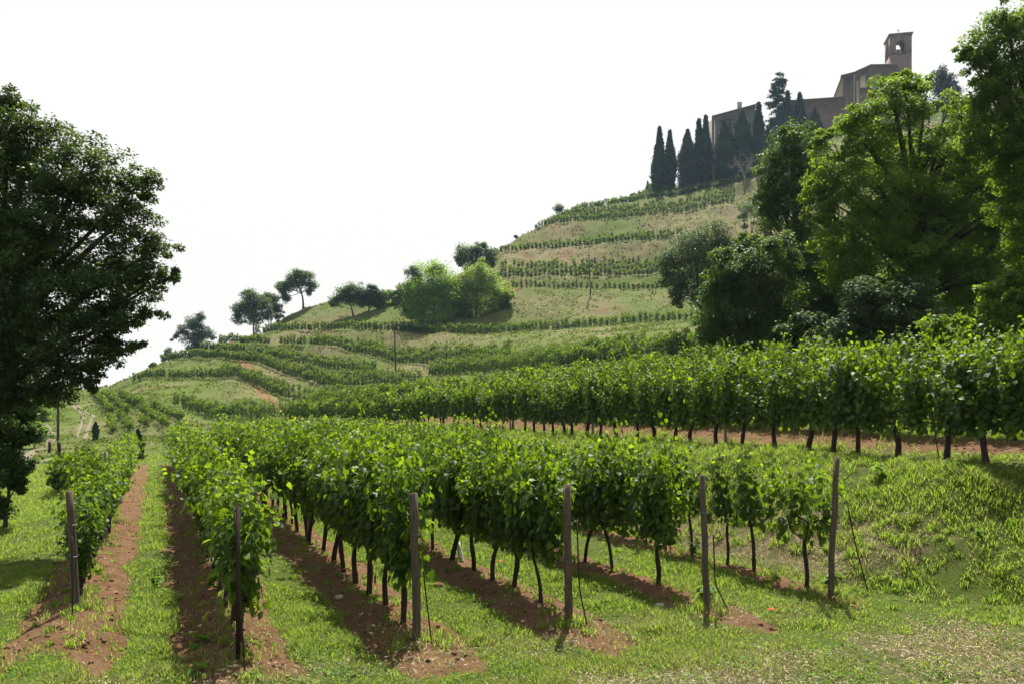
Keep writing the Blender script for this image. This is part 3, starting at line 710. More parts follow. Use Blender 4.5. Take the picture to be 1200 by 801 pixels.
gtree('ridge_tree','leaning ridge tree with a bare trunk and umbrella crown',355,206,[(345,330,13),(358,326,11),(335,338,10),(365,335,8),(350,322,8),(328,335,6),(335,350,7),(363,343,5)],'darkleaf',5500,.33,.24,47,top=4.2)
gtree('ridge_tree','round crowned ridge tree left of the leaning one',297,200,[(295,355,15),(282,362,11),(308,358,12),(298,372,14),(280,374,9),(315,370,9),(290,345,8)],'darkleaf',6500,.33,.24,48,top=2)
gtree('ridge_tree','thin ridge tree squeezed behind the round crowned one',316,204,[(318,352,10),(324,362,8),(312,348,7),(326,372,6)],'darkleaf',2600,.33,.15,49,top=3)
gtree('ridge_tree','pale pointed tree alone at the left end of the ridge',228,208,[(228,380,13),(215,390,11),(240,390,11),(228,398,13),(236,372,7),(205,397,6),(248,396,5),(230,408,10)],'paleleaf',6000,.33,.2,50,top=1,tint=(.0,.15))
gtree('shrub','small shrub at the far left end of the ridge',199,214,[(198,412,6),(194,418,5),(204,417,5)],'darkleaf',1200,.33,.08,51,top=.5)
gtree('shrub','small twin topped tree on the skyline above the slope',660,243,[(655,246,7),(666,253,8),(655,259,8),(673,258,6)],'darkleaf',2400,.35,.1,52,top=.5)
for i,(x,y,rp,lb) in enumerate(((742,231,6,'grey shrub on the skyline left of the cypresses'),(765,221,7,'green shrub at the foot of the leftmost cypress'),(604,277,2.2,'tiny shrub on the bare skyline shoulder'),(588,290,2.2,'tiny shrub on the skyline below the bare shoulder'))):
    gtree('shrub',lb,x,247 if x>700 else 238,[(x,y,rp),(x+rp,y+rp*.6,rp*.7)],'paleleaf' if i==0 else 'darkleaf',700 if rp>5 else 120,.35,.05,60+i,top=.3)
for i,(x,y,rp,d,m_,lb) in enumerate(((60,468,14,175,'paleleaf','hazy shrub under the oak beyond the bend in the track'),(86,456,8,190,'paleleaf','round hazy tree on the left skyline above the track'),(42,480,16,120,'broad','sunlit green bush by the pole at left'),(40,505,13,85,'broad','leafy bush beside the gravel bend at left'),(105,462,4,185,'darkleaf','small shrub at the top of the left slope'),(180,428,4,196,'darkleaf','tiny shrub on the left ridge line'))):
    gtree('shrub',lb,x,d,[(x,y,rp),(x-rp*.7,y+rp*.4,rp*.7),(x+rp*.7,y+rp*.5,rp*.7)],m_,1800,.26,.08,70+i,top=.4)
for i,(x,y0,y1,d,lb) in enumerate(((161,505,537,50,'small dark conical cypress beside the left aisle'),(112,497,508,95,'tiny dark cypress at the bend below the double track'))):
    pass

gtree('bright_tree','low bright bush joining the bright tree to the yellowish one',533,173,[(532,352,13),(538,365,12),(528,340,10),(545,368,9)],'brightleaf',4000,.33,.12,55,top=.5,tint=(.35,.3))
gtree('shrub','green shrub at the right foot of the yellowish tree',592,174,[(590,352,9),(598,348,7),(584,362,9),(594,360,7)],'brightleaf',2600,.33,.1,56,top=.4,tint=(.15,.2))
gtree('shrub','pale shrubs on the slope between the cherry pair and the middle clump',460,190,[(456,345,8),(466,340,7),(450,352,7),(470,350,8),(462,356,6)],'brightleaf',2400,.33,.1,57,top=.4,tint=(.1,.2))
# cypresses
def cypress(bx,d,tip_y,base_y,wpx,label,n=9500,seed=1,fat=.5,group='cypresses below the hilltop church',leafm=.85,name='cypress_tree',mat='cypress'):
    r=np.random.default_rng(seed)
    X=(bx-CX)/F*d; z0=float(zt(X,d)); zb=min(z0,EYE+(HY-base_y)/F*d); ztp=EYE+(HY-tip_y)/F*d; H=ztp-zb
    root=empty(name,(X,d,zb),label=label,cat='tree',group=group)
    w=MB(); k=np.linspace(0,1,6)[:,None]; tube(w,np.array([[0,0,-.3]])*(1-k)+np.array([[0,0,H*.9]])*k,np.linspace(.018*H,.004*H,6),6); w.obj('trunk',M['treebark'],root,True)
    h=r.random(n)**.85; prof=np.where(h<.12,.8+h*1.6,np.where(h<fat,1.0,((1-h)/(1-fat))**.85))
    rad=1.0*wpx/F*d/2*prof; a=r.uniform(0,2*math.pi,n)
    bump=.5+1.0*fbm(np.cos(a)*1.2+seed*5,h*9+np.sin(a)*1.2+seed,3)
    rr=rad*bump*(r.uniform(.75,1.06,n)+.22*(r.random(n)<.06))
    pos=np.stack([rr*np.cos(a),rr*np.sin(a),.02*H+h*H*.985-.02*H],-1)
    nr=np.stack([np.cos(a),np.sin(a),np.full(n,.25)],-1)+r.normal(0,.4,(n,3)); tp=np.stack([.3*np.cos(a),.3*np.sin(a),np.ones(n)],-1)+r.normal(0,.25,(n,3))
    m_=MB(); leaves(m_,pos,nr,tp,leafm*r.uniform(.6,1.3,n)*(H/20),TT,np.clip(r.normal(.35,.25,n),0,1))
    kk=h<.0; m_.obj('crown',M[mat],root)
for i,a in enumerate(((773,250,150,227,15,'leftmost cypress, tall and dark, at the left end of the line'),(785,251,154,226,13,'second cypress from the left, touching the leftmost one'),(806,249,153,222,19,'broad cypress with a ragged top, third from the left'),
 (819,251,141,222,11,'slender cypress just left of the tallest of the left group'),(827,250,137,221,14,'tallest cypress of the left group, beside the house corner'),(849,247,143,215,25,'wide dark cypress in front of the grey house'),
 (870,248,132,214,23,'broad cypress in front of the house chimney'),(889,246,122,212,13,'narrow pointed cypress right of the grey house'),(923,258,108,180,14,'narrow cypress in front of the tall fir'),(937,258,110,180,18,'rounded cypress between the fir and the brown wall'),(917,255,128,185,30,'dense dark cypress filling the foot of the fir'),(905,256,140,190,22,'rounded dark cypress at the left foot of the fir'),(955,259,128,178,22,'broad dark cypress at the right end, against the brown wall'),(759,252,212,226,5,'tiny pointed cypress on the skyline, far left of the line'))):
    cypress(*a,seed=80+i,fat=.38+.05*(i%4) if i not in(2,5,6) else .55)
cypress(161,47,505,538,14,'small dark cypress beside the left aisle',1600,97,.55,group=None,leafm=2.2)
cypress(112,92,496,511,6,'tiny dark cypress at the bend of the double track',600,98,.6,group=None,leafm=3)
# tall layered fir
r=np.random.default_rng(5); d=262; X=(913-CX)/F*d; zb=float(zt(X,d)); H=EYE+(HY-83)/F*d-zb
root=empty('fir_tree',(X,d,zb),label='tall layered fir rising above the cypresses',cat='tree')
w=MB(); k=np.linspace(0,1,8)[:,None]; tube(w,k*np.array([[0,0,H]]),np.linspace(.45,.05,8),6)
c=MB()
for i in range(130):
    h=r.uniform(.10,.98); a=r.uniform(0,6.283); Lb=(1-h)**.75*7.2*r.uniform(.45,1.15)+.6
    tip=np.array([math.cos(a)*Lb,math.sin(a)*Lb,h*H-.12*Lb+ .5*r.normal()]); s=np.array([0,0,h*H]); q=np.linspace(0,1,5)[:,None]
    tube(w,s*(1-q)+tip*q,np.linspace(.09,.02,5),4)
    n=int(50+90*Lb/4); kk=r.uniform(.2,1.05,n)[:,None]; pos=s*(1-kk)+tip*kk+r.normal(0,.32,(n,3))*[1,1,.4]
    leaves(c,pos,r.normal(0,.5,(n,3))+[0,0,.9],r.normal(0,.5,(n,3))+[math.cos(a),math.sin(a),-.4],.7*r.uniform(.6,1.3,n),TT,np.clip(r.normal(.3,.25,n),0,1))
w.obj('trunk',M['treebark'],root,True); c.obj('crown',M['cypress'],root)
gtree('pine_tree','dark rounded pine on the hilltop right of the bell tower',1103,240,[(1103,88,11),(1112,98,12),(1098,100,10),(1108,112,13),(1118,108,9)],'cypress',4500,.4,.25,75,top=9)
# bare pale tree among the cypresses
r=np.random.default_rng(9); b0=hit(872,217); d=b0[1]
root=empty('bare_tree',tuple(b0),label='bare leafless pale tree in front of the cypresses',cat='tree'); w=MB(); br=MB()
sc=d/F; tube(w,np.array([[0,0,-.3],[.1,0,5*sc],[-.1,0,12*sc]]),[.28,.22,.16],6)
def limb(p,dr,L,rad,dep):
    k=np.linspace(0,1,5)[:,None]; bend=r.normal(0,.12,3); pts=p+dr*L*k+bend*L*k**2; tube(br,pts,np.linspace(rad,rad*.5,5),4,cap=False)
    if dep:
        for _ in range(4): limb(pts[r.integers(2,5)],unit(dr+r.normal(0,.55,3)+[0,0,.1]),L*r.uniform(.55,.75),rad*.55,dep-1)
for i in range(8):
    a=i/8*6.28; limb(np.array([-.1,0,(7+6*r.random())*sc]),unit(np.array([math.cos(a)*.8,math.sin(a)*.8,.8+.4*r.random()])),13*sc,.1,3)
w.obj('trunk',M['palebark'],root,True); br.obj('branches',M['palebark'],root)

# ------------------------------------------------------------------ hilltop buildings
def build_root(name,x,d,label,cat,rz=0,z=None,group=None):
    X=(x-CX)/F*d; zz=float(zt(X,d)) if z is None else z
    return empty(name,(X,d,zz),rz,label=label,cat=cat,group=group),d/F,zz
# bell tower
D=268; root,pxm,z0=build_root('bell_tower',1052.5,D,'square brick bell tower with arched openings and iron cross','tower',-.2)
zt_top=EYE+(HY-46)/F*D-z0; Wt=6.7; h=Wt/2; yo0,yo1=EYE+(HY-69.5)/F*D-z0,EYE+(HY-58)/F*D-z0; aw=1.5
body=MB(); box(body,(0,0,yo0/2-1),(Wt,Wt,yo0+2))
for sx in(-1,1):
    for sy in(-1,1): box(body,(sx*(h-(h-aw)/2),sy*(h-(h-aw)/2),(yo0+zt_top)/2),(h-aw,h-aw,zt_top-yo0))
for rot in (0,1):
    for s in(-1,1):
        a=np.linspace(math.pi,0,9); yr=yo1+(1.6 if s>0 and not rot else 0); arc=[(aw*math.cos(x),yr+aw*math.sin(x)) for x in a]
        # spandrel: split in two halves so each polygon is simple
        for half in (arc[:5],arc[4:]):
            pts=half+([(0,zt_top),(-aw,zt_top)] if half is arc[:5] or half[0][0]<-.1 else [(aw,zt_top),(0,zt_top)])
            t_=MB(); prism(t_,pts,s*h-s*.02,s*(h-.9))
            v=np.concatenate(t_.v); 
            if rot: v=v[:,[1,0,2]]
            b0=body.n; body.v.append(v); body.t.append(np.full(len(v),.5)); body.n+=len(v)
            for f in t_.f: body.f.append(f+b0)
body.obj('tower_wall',M['brick'],root)
c=MB(); box(c,(0,0,zt_top+.2),(Wt+.7,Wt+.7,.4)); box(c,(0,0,zt_top-.5),(Wt+.3,Wt+.3,.25)); c.obj('cornice',M['brick'],root)
rf=MB(); rf.add([(-h-.45,-h-.45,zt_top+.4),(h+.45,-h-.45,zt_top+.4),(h+.45,h+.45,zt_top+.4),(-h-.45,h+.45,zt_top+.4),(0,0,zt_top+1.3)],[[0,1,4],[1,2,4],[2,3,4],[3,0,4]]); rfo=rf.obj('roof',M['rooftile'],root)
cr=MB(); zc=zt_top+1.2; box(cr,(0,0,zc+1.1),(.12,.12,2.2)); box(cr,(0,0,zc+1.6),(.95,.115,.12)); a=np.linspace(0,6.283,9)
cr.obj('cross',M['iron'],root)
bl=MB(); prof=np.array([(.02,1.5),(.45,1.45),(.6,1.2),(.68,.6),(.85,.2),(1.05,0)]); a=np.linspace(0,2*math.pi,17)[:-1]
v=np.array([[r_*math.cos(x),r_*math.sin(x),z_+yo0+1.3] for r_,z_ in prof for x in a]); f=[[i*16+j,i*16+(j+1)%16,(i+1)*16+(j+1)%16,(i+1)*16+j] for i in range(5) for j in range(16)]
bl.add(v,f); bl.obj('bell',M['bronze'],root,True)
yk=MB(); box(yk,(0,0,yo0+3.0),(2*aw+.6,.3,.3)); yk.obj('bell_yoke',M['darkwood'],root)
# church: nave with polygonal end and lower sloping aisle
D=264
def Pz(x,y,d=D): p=P(x,y,d); return p
root,pxm,z0=build_root('church',1010,D,'large brick and plaster church with stepped tiled roof below the tower','church',0)
o0=np.array(root.location)
def wallpoly(name,pts,mat,back,parent=root):
    """faces listed as (photo column,row,distance); the wall is thickened away from the viewer"""
    a=np.array([P(*p) for p in pts])-o0; nrm=unit(np.cross(a[1]-a[0],a[2]-a[0])); 
    if nrm[1]<0: nrm=-nrm
    b=a+nrm*back; n=len(a); m_=MB(); i=np.arange(n); j=(i+1)%n
    m_.add(np.concatenate([a,b]),np.stack([i,j,j+n,i+n],-1)); m_.f.append(np.array([list(range(n))])); m_.f.append(np.array([list(range(2*n-1,n-1,-1))]))
    return m_.obj(name,mat,parent)
wallpoly('nave_wall',[(1019,150,258),(1019,78,258),(1050,77,262),(1050,150,262)],M['brick'],8)
wallpoly('nave_end_wall',[(1003,150,260),(1003,85,260),(1018.9,78.2,258),(1018.9,150,258)],M['brick'],7)
wallpoly('aisle_wall',[(988,150,263),(988,90,263),(1002.9,86,260.2),(1002.9,150,260.2)],M['brick'],6)
wallpoly('gable_wall',[(976,150,267),(977,116,267),(982,101,265.5),(987.9,90,263.2),(987.9,150,263.2)],M['plaster'],5)
wallpoly('buttress',[(1004,150,258.6),(1004,95,258.6),(1007,93,258.4),(1007,150,258.4)],M['plaster'],1.0)
wallpoly('buttress',[(1000.5,150,259.6),(1000.5,88,259.6),(1002,87,259.4),(1002,150,259.4)],M['plaster'],.6)
wallpoly('plaster_panel',[(1008,103,257.9),(1008,91,257.9),(1014.5,87,257.3),(1014.5,103,257.3)],M['plaster'],.3)
def eave(pts,th,w,mat=M['rooftile']):
    m_=MB()
    a=np.array([P(*p) for p in pts])-o0; n=len(a); f=a+np.array([0,-.7,-.1]); b=a+np.array([2.0,w,.2+.12*w]); up=np.array([0,0,th])
    v=np.concatenate([f,b,f+up,b+up]); F_=[]
    for i in range(n-1):
        F_+= [[i,i+1,n+i+1,n+i],[2*n+i,3*n+i,3*n+i+1,2*n+i+1],[i,2*n+i,2*n+i+1,i+1],[n+i,n+i+1,3*n+i+1,3*n+i]]
    F_+=[[0,n,3*n,2*n],[n-1,3*n-1,4*n-1,2*n-1]]
    m_.add(v,F_); return m_.obj('roof',mat,root)
eave([(1018,77.6,258),(1051,76.6,262)],.35,5); eave([(1002,85.2,260),(1019,77.6,258)],.35,6); eave([(984.5,90,263.5),(1003,85.4,260)],.35,5)
eave([(975.3,117,267),(981,101.5,265.6),(986,90,263.6)],.4,3)
wallpoly('window',[(991,97,262.0),(991,91,262.0),(998,90,260.7),(998,96,260.7)],M['darkwood'],.2)
# brown precinct wall
D2=262; root2,_,_=build_root('boundary_wall',968,D2,'long brown boundary wall running left from the church','wall'); o0=np.array(root2.location)
wallpoly('wall',[(925,160,261),(925,119,261),(996,114,263),(996,160,263)],M['brick'],.8,root2)
m_=MB(); a=np.array([P(924.5,118.9,260.8),P(996.5,113.9,262.8)])-o0; v=np.concatenate([a+[0,-.3,0],a+[0,1.3,0],a+[0,-.3,.25],a+[0,1.3,.25]]); m_.add(v,[[0,1,3,2],[4,6,7,5],[0,4,5,1],[2,3,7,6],[0,2,6,4],[1,5,7,3]]); m_.obj('coping',M['rooftile'],root2)
m_=MB(); 
# terrace house
D3=262; root3,_,_=build_root('house',860,D3,'grey plaster house with mono pitch roof and square chimney','house'); o0=np.array(root3.location)
wallpoly('front_wall',[(838,215,261),(838,137,261),(885,124,263),(885,215,263)],M['greyplaster'],9,root3)
wallpoly('end_wall',[(834.3,215,263),(834.3,138,263),(837.9,137.3,261.2),(837.9,215,261.2)],M['brick'],6,root3)
root=root3
eave([(833.8,137,262.6),(838,136.3,260.6),(885.8,123.2,262.6)],.3,8)
m_=MB(); c=P(866.5,128,263.5)-o0; box(m_,c+np.array([0,0,-.2]),(1.25,1.25,4.2)); box(m_,c+np.array([0,0,1.95]),(1.45,1.45,.2)); m_.obj('chimney',M['greyplaster'],root3)
for x0,x1,y0,y1 in ((843.5,860,141,139),):
    wallpoly('lintel',[(x0,143,260.6),(x0,141,260.6),(x1,139,261.4),(x1,141,261.4)],M['darkwood'],.25,root3)
for x in (846,853,859,876):
    wallpoly('window',[(x,152,260.9+(x-838)/47*2*.9),(x,145,260.9+(x-838)/47*2*.9),(x+4,144,260.9+(x-834)/47*2*.9),(x+4,151,260.9+(x-834)/47*2*.9)],M['darkwood'],.2,root3)

# ------------------------------------------------------------------ poles on the slopes
for (x,yt,yb,r_,lb) in ((463,380,437,.12,'thin wooden pole standing among the lower terraced rows'),(691,298,348,.12,'thin wooden pole on the grassy bank of the upper terraces'),(67,466,516,.15,'leaning wooden pole beside the gravel bend at left')):
    b=hit(x+1,yb); t=P(x-1 if x>100 else 68,yt,b[1]); root=post('utility_pole',t,b,r_,M['treebark'],lb,'pole','poles on the slopes')
    m_=MB(); box(m_,(t-b)*.96,(1.0,.1,.1)); m_.obj('crossbar',M['treebark'],root)
for (x,yt,yb,lb) in ((58,517,530,'short dark post left of the young vines at left'),(69,517,541,'dark end post of the short young row at left')):
    b=hit(x,yb); post('short_post',P(x,yt,b[1]),b,.11,M['iron'],lb,'post','short dark posts at left')

# ------------------------------------------------------------------ grass, weeds, clods, poppies
r=np.random.default_rng(77)
def scatter(n,dmin,dmax,px0=-60,px1=1260,pw=0.0):
    t=(r.uniform(px0,px1,n)-CX)/F; d=dmin*(dmax/dmin)**(r.random(n)**(1+pw)); return t*d,d
gr=MB()
X,Y=scatter(1150000,7.6,55)
u,v=UV(X,Y); s,dr=masks(X,Y); toe=10.75+.62*np.clip(9.7-u,-.6,12)
patch=fbm(X*1.4+5,Y*1.4,3); big=fbm(X*.35,Y*.35+30,3)
lush=np.clip(.45+1.6*(patch-.5)+.9*(big-.5),.05,1)
# tussocks round posts and vine feet
keep=(r.random(len(X))<np.clip((1-sstep(.36,.7,s+.25*(patch-.5))),0,1)*np.clip(lush*1.25,0,1)*np.where(dr>.5,.5,1))|((r.random(len(X))<.05)&(patch>.5))
X,Y,u,v,dr,lush,toe=[a[keep] for a in (X,Y,u,v,dr,lush,toe)]
n=len(X); dist=np.hypot(X,Y)
tuft=fbm(X*2.7+70,Y*2.7,2)
hgt=(.035+.085*lush*np.clip(.35+2.6*(tuft-.35),.2,2.2))*r.uniform(.5,1.45,n)*np.where(v>toe,1.35,1.0)*np.where(u<9.0,.62,1.0)*np.where(dr>.5,.8,1); hgt*=1+.012*np.clip(dist-12,0,40)
wd=.0029*(1+dist*.07)*r.uniform(.7,1.5,n)
a=r.uniform(0,6.283,n); ln=r.uniform(.2,1.3,n)*hgt; bx,by=np.cos(a)*ln,np.sin(a)*ln
wx,wy=-np.sin(a+r.normal(0,.5,n))*wd,np.cos(a+r.normal(0,.5,n))*wd; z=zt(X,Y)-.012
V=np.empty((n,5,3)); V[:,0]=np.stack([X-wx,Y-wy,z],-1); V[:,1]=np.stack([X+wx,Y+wy,z],-1)
V[:,2]=np.stack([X+.35*bx+wx*.8,Y+.35*by+wy*.8,z+hgt*.6],-1); V[:,3]=np.stack([X+.35*bx-wx*.8,Y+.35*by-wy*.8,z+hgt*.6],-1); V[:,4]=np.stack([X+bx,Y+by,z+hgt],-1)
ti=np.clip(r.normal(.16,.13,n)+(r.random(n)<np.clip(dr*1.1-.1,0.04,.75))*r.uniform(.35,.9,n),0,1)
b=np.arange(n)[:,None]*5
gr.add(V.reshape(-1,3),(b+np.array([0,1,2,3])),np.repeat(ti,5)); gr.f.append(b+np.array([3,2,4]))
# longer tufts: on the bank, at the row feet and posts
T=[]
for _ in range(3600):
    if _<2500: uu,vv=r.uniform(7,40)*1.0,r.uniform(10.9,14.4)
    elif _<3100: uu,vv=r.uniform(9,26),r.choice(ROWS)+r.normal(0,.18)
    else: uu,vv=r.uniform(7.6,30),r.choice([-3.5,-2.4,-.1,2.05,4.4,6.4,8.7,9.3,10.3])+r.normal(0,.25)
    T.append((uu,vv,r.uniform(.5,1.25)*(.9 if _<2500 else .62)))
for v_,(t_,b_) in ends.items():
    uu,vv=UV(b_[0],b_[1]); 
    for _ in range(7 if v_>2 else 2): T.append((uu+r.normal(-.05,.15),vv+r.normal(0,.2),r.uniform(.7,1.2)))
T=np.array(T); m=46; n=len(T)*m; tx,ty=XY(T[:,0],T[:,1]); sc_=np.repeat(T[:,2],m)
tx=np.repeat(tx,m)+r.normal(0,.06,n)*sc_; ty=np.repeat(ty,m)+r.normal(0,.06,n)*sc_; hgt=r.uniform(.07,.21,n)*sc_; a=r.uniform(0,6.283,n); ln=hgt*r.uniform(.2,1.2,n); bx,by=np.cos(a)*ln,np.sin(a)*ln; wd=.0048*r.uniform(.7,1.4,n); wx,wy=-np.sin(a)*wd,np.cos(a)*wd; z=zt(tx,ty)-.02
V=np.empty((n,5,3)); V[:,0]=np.stack([tx-wx,ty-wy,z],-1); V[:,1]=np.stack([tx+wx,ty+wy,z],-1); V[:,2]=np.stack([tx+.35*bx+wx,ty+.35*by+wy,z+hgt*.65],-1); V[:,3]=np.stack([tx+.35*bx-wx,ty+.35*by-wy,z+hgt*.65],-1); V[:,4]=np.stack([tx+bx,ty+by,z+hgt*r.uniform(.75,1.05,n)],-1)
ti=np.clip(np.repeat(r.normal(.12,.10,len(T)),m)+r.normal(0,.06,n)+(r.random(n)<.07)*.6,0,1); b=np.arange(n)[:,None]*5
gr.add(V.reshape(-1,3),b+np.array([0,1,2,3]),np.repeat(ti,5)); gr.f.append(b+np.array([3,2,4])+gr.n-n*5)
tag(gr.obj('grass',M['grass']),'short sunlit green grass between the vine rows and on the bank','grass',kind='stuff')
# rough grass standing on the hillside banks
hg=MB(); t=(r.uniform(40,960,170000)-CX)/F; d=60*(255/60)**(r.random(170000)**.8); X,Y=t*d,d; pt=fbm(X*.25,Y*.25,4); keep=r.random(len(X))<np.clip((pt-.40)*3.4,0.03,.95); X,Y=X[keep],Y[keep]; n=len(X); dist=np.hypot(X,Y)
hgs=.0026*dist*r.uniform(.6,1.5,n); c=np.stack([X,Y,zt(X,Y)-.02],-1)
leaves(hg,c,r.normal(0,.5,(n,3))+[0,-.5,.6],r.normal(0,.7,(n,3))+[0,-.1,.8],hgs,TL,np.clip(r.normal(.05,.10,n)+r.uniform(.1,.8,n)*(r.random(n)<(.15+.28*(zt(X,Y)>25))),0,1))
tag(hg.obj('hillside_grass',m_leaf('rough_grass',(.062,.10,.011),(.2,.155,.07),(.27,.25,.07),.38,.6,.1,(.20,.28,.02))),'rough half dry grass tufts on the terraced hillside banks','grass',kind='stuff')
# straw lying on the headland and the steep foot of the bank
st=MB(); X,Y=scatter(260000,7.6,30); s,dr=masks(X,Y); u,v=UV(X,Y); keep=r.random(len(X))<np.clip(dr*1.3-.35,0,1)*.6+.015*(s>.4); X,Y=X[keep],Y[keep]; n=len(X)
a=r.uniform(0,6.283,n); L=r.uniform(.025,.075,n); zz=zt(X,Y)+r.uniform(.002,.05,n); dx,dy=np.cos(a)*L,np.sin(a)*L; wx,wy=-np.sin(a)*.0022,np.cos(a)*.0022
V=np.stack([np.stack([X-wx,Y-wy,zz],-1),np.stack([X+wx,Y+wy,zz],-1),np.stack([X+dx+wx,Y+dy+wy,zt(X+dx,Y+dy)+r.uniform(.002,.05,n)],-1),np.stack([X+dx-wx,Y+dy-wy,zt(X+dx,Y+dy)+r.uniform(.002,.05,n)],-1)],1)
st.add(V.reshape(-1,3),np.arange(n)[:,None]*4+np.arange(4)); 
tag(st.obj('straw',m_solid('straw_stalk',(.36,.29,.17),(.62,.54,.36),5,.8,0)),'dry mown straw scattered over the headland and bank','straw',kind='stuff')
# clover and broad leaved weeds in the green strips
wl=MB(); X,Y=scatter(60000,7.6,26); s,dr=masks(X,Y); pt=fbm(X*1.1+55,Y*1.1,3); keep=(r.random(len(X))<(1-sstep(.3,.7,s))*np.clip((pt-.45)*4,0,1)*(UV(X,Y)[1]<10.6)); X,Y=X[keep],Y[keep]; n=len(X)
leaves(wl,np.stack([X,Y,zt(X,Y)+r.uniform(.015,.11,n)],-1),r.normal(0,.35,(n,3))+[0,0,1],r.normal(0,1,(n,3)),r.uniform(.025,.06,n),TL,np.clip(r.normal(.25,.2,n),0,1))
tag(wl.obj('clover',M['brightleaf']),'low clover and broad leaved weeds in the grassy strips','weeds',kind='stuff')
# soil clods under the rows
cl=MB(); X,Y=scatter(12000,7.8,30); s,dr=masks(X,Y); keep=r.random(len(X))<np.clip(s*1.2-.3,0,1); X,Y=X[keep],Y[keep]; n=len(X)
base=np.array([(1,0,0),(-1,0,0),(0,1,0),(0,-1,0),(0,0,1),(0,0,-.6),(.6,.6,.4),(-.6,.5,.45)],float); ff=np.array([(4,0,6),(6,2,4),(4,2,7),(7,1,4),(4,1,3),(4,3,0),(0,2,6),(2,1,7),(0,3,5),(3,1,5),(1,2,5),(2,0,5)])
szz=.005+.04*r.random(n)**5; V=np.stack([X,Y,zt(X,Y)+szz*.2],-1)[:,None]+base[None]*szz[:,None,None]*r.uniform(.6,1.4,(n,8,3))
cl.add(V.reshape(-1,3),(ff[None]+(np.arange(n)*8)[:,None,None]).reshape(-1,3)); tag(cl.obj('soil_clods',M['clod']),'reddish crumbs of tilled soil under the vine rows','soil',kind='stuff')

def poppy(x,y,label,sc=1.0,h=.22):
    b=hit(x,y+h/ hit(x,y)[1]*F*.8); root=empty('poppy',tuple(b),label=label,cat='flower',group='red poppies'); m_=MB(); tube(m_,[(0,0,0),(.01,0,h*.5),(0,.01,h)],[.004,.003,.003],4); m_.obj('stem',M['brightleaf'],root)
    p=MB(); a=np.arange(5)/5*6.283; n=5; leaves(p,np.tile([0,.01,h],(5,1)),np.stack([-np.cos(a)*.4,-np.sin(a)*.4,np.ones(5)],-1),np.stack([np.cos(a),np.sin(a),np.full(5,.5)],-1),.06*sc,TF5,.5); p.obj('petals',M['poppy'],root)
for x,y,lb,sc in ((393,661,'red poppy under the second wooden post row, left of its pair',1),(405,671,'red poppy under the second wooden post row, right of its pair',1.1),(587,661,'red poppy beside a trunk in the third wooden post row',.9),
  (1128,533,'orange poppy beneath the terrace row, left of a pair',1.1),(1141,526,'orange poppy beneath the terrace row, right of a pair',1.1),(904,719,'orange poppy alone in the headland grass near the rightmost post',1)):
    poppy(x,y,lb,sc)
# taller weeds
def weed(x,y,h,label,n=40,size=.09,seed=1):
    q=np.random.default_rng(seed); b=hit(x,y); root=empty('weed',tuple(b),label=label,cat='weed',group='taller weeds'); m_=MB(); st_=MB()
    for s in range(3):
        k=np.linspace(0,1,6)[:,None]; e=np.array([q.normal(0,.18*h),q.normal(0,.18*h),h*q.uniform(.7,1)]); pts=e*k+np.array([0,0,1])*0; tube(st_,pts,np.linspace(.005,.002,6),4)
        m=n//3; kk=q.uniform(.1,1,m)[:,None]; c=e*kk; a=q.uniform(0,6.283,m); leaves(m_,c,np.stack([np.cos(a)*.3,np.sin(a)*.3,np.ones(m)],-1),np.stack([np.cos(a),np.sin(a),q.normal(.1,.3,m)],-1),size*q.uniform(.6,1.2,m),TL,np.clip(q.normal(.3,.2,m),0,1))
    st_.obj('stem',M['brightleaf'],root); m_.obj('leaves',M['brightleaf'],root)
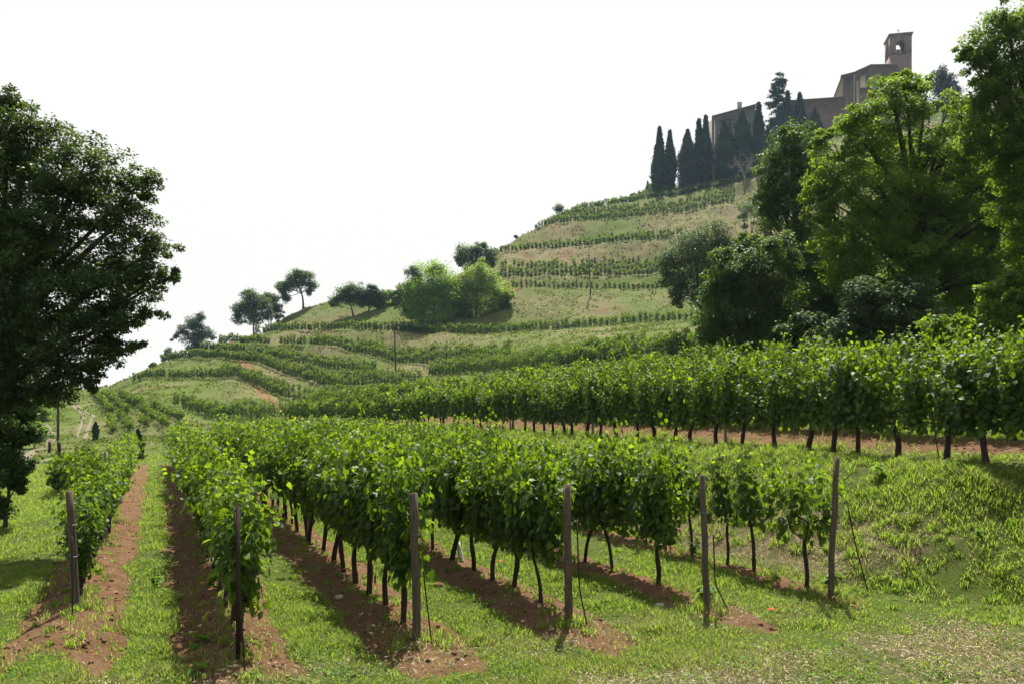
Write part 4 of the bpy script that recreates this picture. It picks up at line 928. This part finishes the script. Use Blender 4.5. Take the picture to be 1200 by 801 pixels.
for i,(x,y,h,lb,n,s) in enumerate(((181,692,.5,'tall thin weed in the grass strip of the left aisle',42,.1),(228,755,.18,'low broad leaved weed in shade left of the metal stake',9,.2),(228,792,.18,'broad pale leaved weed near the bottom edge',8,.2),
   (1148,632,.22,'clump of broad leaved weed on the grassy bank',40,.09),(1035,560,.35,'dark leafy weed on the top of the bank',60,.13),(812,650,.45,'bushy weed left of the fourth wooden post',120,.09),(830,705,.3,'weed clump at the foot of the fourth wooden post',90,.14),(975,692,.35,'weed clump at the foot of the rightmost post',110,.15),(250,690,.4,'weed beside the first trunks of the second row',60,.13))):
    weed(x,y,h,lb,n,s,300+i)
for i,(x,y,s,lb) in enumerate(((773,711,.10,'pale stone in the soil near the fourth wooden post'),(515,687,.11,'dark lump beside a vine trunk in the third post row'),(398,700,.08,'pale stone at the edge of the green strip'),(66,735,.10,'dark clod on the mown grass left of the leftmost post'))):
    b=hit(x,y); q=np.random.default_rng(500+i); m_=MB(); th=np.linspace(0,math.pi,7)[1:-1]; ph=np.arange(9)/9*6.283
    v=[[0,0,1]]+[[math.sin(t)*math.cos(p),math.sin(t)*math.sin(p),math.cos(t)] for t in th for p in ph]+[[0,0,-1]]; v=np.array(v)*q.uniform(.8,1.2,(len(v),1))*np.array([s,s*.8,s*.55])
    f3=[[0,1+j,1+(j+1)%9] for j in range(9)]+[[len(v)-1,37+(j+1)%9,37+j] for j in range(9)]; f4=[[1+i2*9+j,1+(i2+1)*9+j,1+(i2+1)*9+(j+1)%9,1+i2*9+(j+1)%9] for i2 in range(4) for j in range(9)]
    m_.add(v,f3); m_.f.append(np.array(f4)); tag(m_.obj('stone',M['stone'] if 'pale' in lb else M['clod'],None,True,tuple(b+[0,0,s*.1])),lb,'stone','stones and lumps on the soil')

# ------------------------------------------------------------------ haze
HZ=0.00011
if HZ:
    m,n,out=mat_new('haze_air'); vp=N(n,'ShaderNodeVolumePrincipled'); vp.inputs['Color'].default_value=(.52,.74,1,1); vp.inputs['Density'].default_value=HZ; vp.inputs['Anisotropy'].default_value=.35
    n.links.new(vp.outputs[0],out.inputs['Volume'])
    zmin=float(Z.min())-1.5; zmax=145.0; m_=MB(); box(m_,(0,0,(zmin+zmax)/2),(720,720,zmax-zmin)); tag(m_.obj('haze',m),'thin pale summer haze filling the air over the vineyard','haze',kind='stuff')
